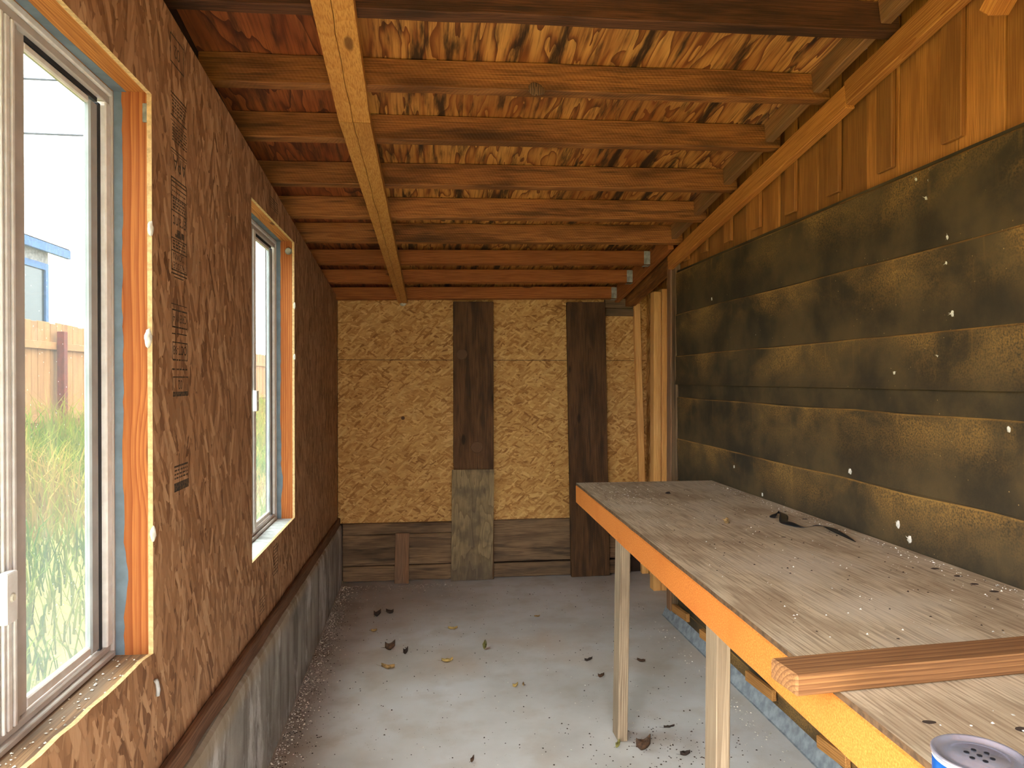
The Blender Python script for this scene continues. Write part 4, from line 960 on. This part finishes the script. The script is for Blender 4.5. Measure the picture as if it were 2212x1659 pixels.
def lump(name, loc, s, mat, label, cat, group=None, n=7, seed=0, flat=(1, 1, 1)):
    bm = bmesh.new(); bmesh.ops.create_icosphere(bm, subdivisions=2, radius=s)
    for q in bm.verts:
        q.co *= 1 + 0.8 * mnoise.noise(q.co * (1.6 / s) + Vector((seed * 3.1, 0, 0))); q.co = Vector((q.co.x * flat[0], q.co.y * flat[1], q.co.z * flat[2]))
    o = bm_obj(name, bm, mat, None, T(*loc)); return tag(o, label, cat, group)
lump('pebble', (1.143, 2.63, BZ + 0.008), 0.011, M['leaf_tan'], 'small pale crumpled lump on the workbench top', 'lump', seed=1)
lump('dropping', (1.158, 3.336, BZ + 0.004), 0.009, M['leaf_dark'], 'dark dropping near the far end of the workbench top', 'lump', seed=2, flat=(1.4, 1, .5))
# fluffy tufts on the felt
tufts = [(2.055, 2.159, .006), (2.112, 2.146, .009), (2.069, 2.076, .012), (1.981, 1.938, .010), (1.98, 1.861, .009), (1.959, 1.709, .012), (3.754, 1.949, .012), (2.219, 1.536, .010), (2.302, 1.517, .008), (2.157, 1.514, .008),
         (2.733, 1.524, .007), (2.016, 1.584, .009), (2.485, 1.176, .013), (2.207, 1.036, .015), (2.152, 0.999, .015), (3.226, 1.726, .008), (1.754, 1.381, .010), (3.478, 1.074, .009), (3.175, .981, .010), (2.06, 2.13, .008)]
for i, (y, z, s) in enumerate(tufts):
    bm = bmesh.new(); tr = random.Random(i)
    bmesh.ops.create_icosphere(bm, subdivisions=2, radius=s * .62)
    for q in bm.verts: q.co *= 1 + 0.5 * mnoise.noise(q.co * 160 + Vector((i, 0, 0))); q.co.x *= .5; q.co.z *= 1.3
    for _ in range(5):                         # loose fibres
        t = tr.random() * 6.28; L = s * tr.uniform(.6, 1.3); w = s * .12
        a = Vector((-.002, 0, 0)); e = Vector((-s * tr.uniform(.1, .6), math.cos(t) * L, math.sin(t) * L)); nrm = Vector((0, -math.sin(t), math.cos(t))) * w
        vs = [bm.verts.new(p) for p in (a - nrm, a + nrm, e)]; bm.faces.new(vs)
    o = bm_obj('cocoon_tuft', bm, M['web'], None, T(1.5495 if z > 1.48 else 1.552, y, z))
    ph = ((1.914 - z) / 0.2555) % 1.0
    o.location.x = XR + (-0.003 if z > 1.482 else 0.004) - 0.007 * (1 - ph) - s * .2
    def band_of(zz): return max(0, min(4, int((1.914 - zz) // 0.2555) + 1))
    bd = band_of(z); bn = ('just under the top edge of the felt', 'below the first felt ledge', 'below the second felt ledge', 'below the third felt ledge', 'low on the felt')[bd]
    same = sorted(t[0] for t in tufts if band_of(t[1]) == bd)
    tag(o, 'white cocoon tuft %s, %s from the right' % (bn, ordn[same.index(y)]), 'cocoon', 'cocoon tufts on the felt')
for (y, z, s, lab) in ((1.772, 1.61, .022, 'white web cocoon on the edge of the near window opening, middle height'), (1.80, 1.148, .018, 'white web cocoon on the edge of the near window opening, lower down'),
                       (1.79, 1.868, .018, 'pale web patch on the near window jamb, upper part'), (3.692, 1.88, .016, 'white web cocoon on the far window edge, upper one'), (3.69, 1.625, .016, 'white web cocoon on the far window edge, lower one')):
    bm = bmesh.new(); bmesh.ops.create_icosphere(bm, subdivisions=3, radius=1)
    for q in bm.verts: q.co *= 1 + .3 * mnoise.noise(q.co * 2.5 + Vector((y, z, 0)) * 9); q.co = Vector((q.co.x * s * .35, q.co.y * s * .4, q.co.z * s))
    o = bm_obj('web_cocoon', bm, M['web'], None, T(XL + s * .12, y, z), smooth=True); tag(o, lab, 'cocoon')
o = None
bm = bmesh.new(); bmesh.ops.create_icosphere(bm, subdivisions=3, radius=.022)
for q in bm.verts: q.co *= 1 + .6 * mnoise.noise(q.co * 90); q.co.z *= .6
o = bm_obj('web_cocoon', bm, M['web'], None, T(-.150, 5.372, 2.068), smooth=True); tag(o, 'white web clump under the far end of the golden roof beam', 'cocoon')
o = tube('moth_cocoon', [(XL + .006, 1.815, .757), (XL + .008, 1.813, .772), (XL + .008, 1.806, .792), (XL + .006, 1.802, .800)], .005, M['sill_white'])
tag(o, 'small grey cocoon hanging on the strand board below the near window', 'cocoon')
o = box('metal_bracket', -0.668, -0.655, W1[1] + 0.0195, W1[1] + 0.0243, 2.13, 2.175, M['hanger'], bev=.001); tag(o, 'small metal plate at the top of the near window jamb', 'bracket')
bm = bmesh.new(); bmesh.ops.create_cone(bm, segments=16, radius1=.018, radius2=.014, depth=.012, cap_ends=True)
o = bm_obj('round_fitting', bm, M['hanger'], None, Matrix.Translation((-.672, W2[1] + .018, 2.155)) @ Matrix.Rotation(math.pi / 2, 4, 'X')); tag(o, 'round metal fitting at the top of the far window jamb', 'fitting')

# ------------------------------------------------------------------ outside
fence = empty('yard_fence', (-4.5, 12, 0.7)); tag(fence, 'weathered cedar board fence beyond the grass outside the windows', 'fence')
y = 5.2; k = 0
proto = None
while y < 26:
    dz = random.uniform(-.012, .012)
    if proto is None: proto = board('fence_board', (-4.53, y, .6), (-4.53, y, 2.2), .02, .138, M['fence'], fence, up=(0, 1, 0), bev=.003)
    else:
        c = proto.copy(); C.objects.link(c); c.location = proto.location + Vector((random.uniform(-.004, .004), k * .143, dz))
    y += .143; k += 1
for z in (1.92, 1.05): board('fence_rail', (-4.495, 5.1, z), (-4.495, 26, z), .04, .09, M['fence'], fence)
for y in (7.1, 9.52, 12.0, 14.5, 17.0, 19.5, 22): board('fence_post', (-4.43, y, .5), (-4.43, y, 2.10), .085, .09, M['fence_post'], fence, up=(0, 1, 0))
house = empty('neighbour_house', (-9, 14, 0.8)); tag(house, 'pale neighbouring house with blue eaves and a blue trimmed window beyond the fence', 'house')
box('house_wall', -13.0, -8.15, 8.0, 16.9, 0.5, 4.28, M['house_wall'], house)
box('fascia', -8.02, -7.94, 7.6, 17.47, 4.22, 4.42, M['blue_trim'], house, .01)
rfm = [(-7.93, 4.43), (-10.5, 5.3), (-13.2, 4.43)]
rv = [(x, yy, z) for yy in (7.6, 17.47) for x, z in rfm]
mesh('roof', rv, [(0, 1, 4, 3), (1, 2, 5, 4), (0, 2, 1), (3, 4, 5), (0, 3, 5, 2)], M['shadow_wood'], house)
wf = empty('house_window', (0, 0, 0)); place(wf, T(-8.1, 16.2, 2.6), house)
for (a, b, c, d) in ((15.55, 15.68, 2.5, 4.0), (16.66, 16.78, 2.5, 4.0), (15.68, 16.66, 3.86, 4.0), (15.68, 16.66, 2.5, 2.62)): box('window_trim', -8.148, -8.08, a, b, c, d, M['blue_trim'], wf)
box('pane', -8.148, -8.12, 15.68, 16.66, 2.62, 3.86, M['house_glass'], wf)
hv, hf = [], []; hn = 60
for i in range(hn + 1):
    t = i / hn; y = 20 + 420 * t; 
    for (x, zz) in ((-60, 2.0), (-120, 13 + 5 * math.sin(t * 9) + 3 * math.sin(t * 23)), (-220, 20 + 5 * math.sin(t * 6 + 1))): hv.append((x - t * 40, y, zz))
for i in range(hn):
    for j in range(2): a = i * 3 + j; hf.append((a, a + 1, a + 4, a + 3))
o = mesh('hillside', hv, hf, M['hill'], smooth=True); tag(o, 'pale dry hills on the horizon outside the near window', 'hill', kind='structure')
for (za, zb, lab) in ((13.3, 13.3, 'upper power line crossing the sky outside the near window'), (11.2, 11.2, 'lower power line crossing the sky outside the near window')):
    pts = [(-26 + 24 * t, 30, za + (zb - za) * t - 0.20 * math.sin(math.pi * t)) for t in [i / 20 for i in range(21)]]
    o = tube('power_line', pts, .042, M['wire']); tag(o, lab, 'cable', 'power lines')

# grass: countless blades
gr = random.Random(5); v, f, tone = [], [], []
def blade(x, y, h, w, t):
    z = gz(x, y) - .01; a = gr.random() * 6.28; lx, ly = math.cos(a) * h * gr.uniform(.15, .8), math.sin(a) * h * gr.uniform(.15, .8); px, py = -math.sin(a) * w, math.cos(a) * w
    b = len(v)
    v.extend([(x - px, y - py, z), (x + px, y + py, z), (x + lx * .35 + px * .8, y + ly * .35 + py * .8, z + h * .6), (x + lx * .35 - px * .8, y + ly * .35 - py * .8, z + h * .6), (x + lx, y + ly, z + h * gr.uniform(.7, 1.0))])
    f.extend([(b, b + 1, b + 2, b + 3), (b + 3, b + 2, b + 4)]); tone.extend([t] * 5)
for _ in range(26000):
    x = -1.05 - 2.95 * gr.random() ** 0.8; y = gr.uniform(1.2, 17)
    patch = mnoise.noise(Vector((x * .9, y * .9, 2))); h = gr.uniform(.10, .34) * (1 + 1.0 * max(0, -2.0 - x) / 2) * (1 + .5 * patch)
    blade(x, y, h, gr.uniform(.003, .007), min(1, max(0, .5 + .9 * patch + gr.uniform(-.3, .3))))
me = bpy.data.meshes.new('grass'); me.from_pydata(v, [], f); me.materials.append(M['grass'])
at = me.attributes.new('tone', 'FLOAT', 'POINT'); at.data.foreach_set('value', tone)
o = bpy.data.objects.new('grass', me); C.objects.link(o); tag(o, 'tall green and straw coloured grass growing between the shed and the fence', 'grass', kind='stuff')
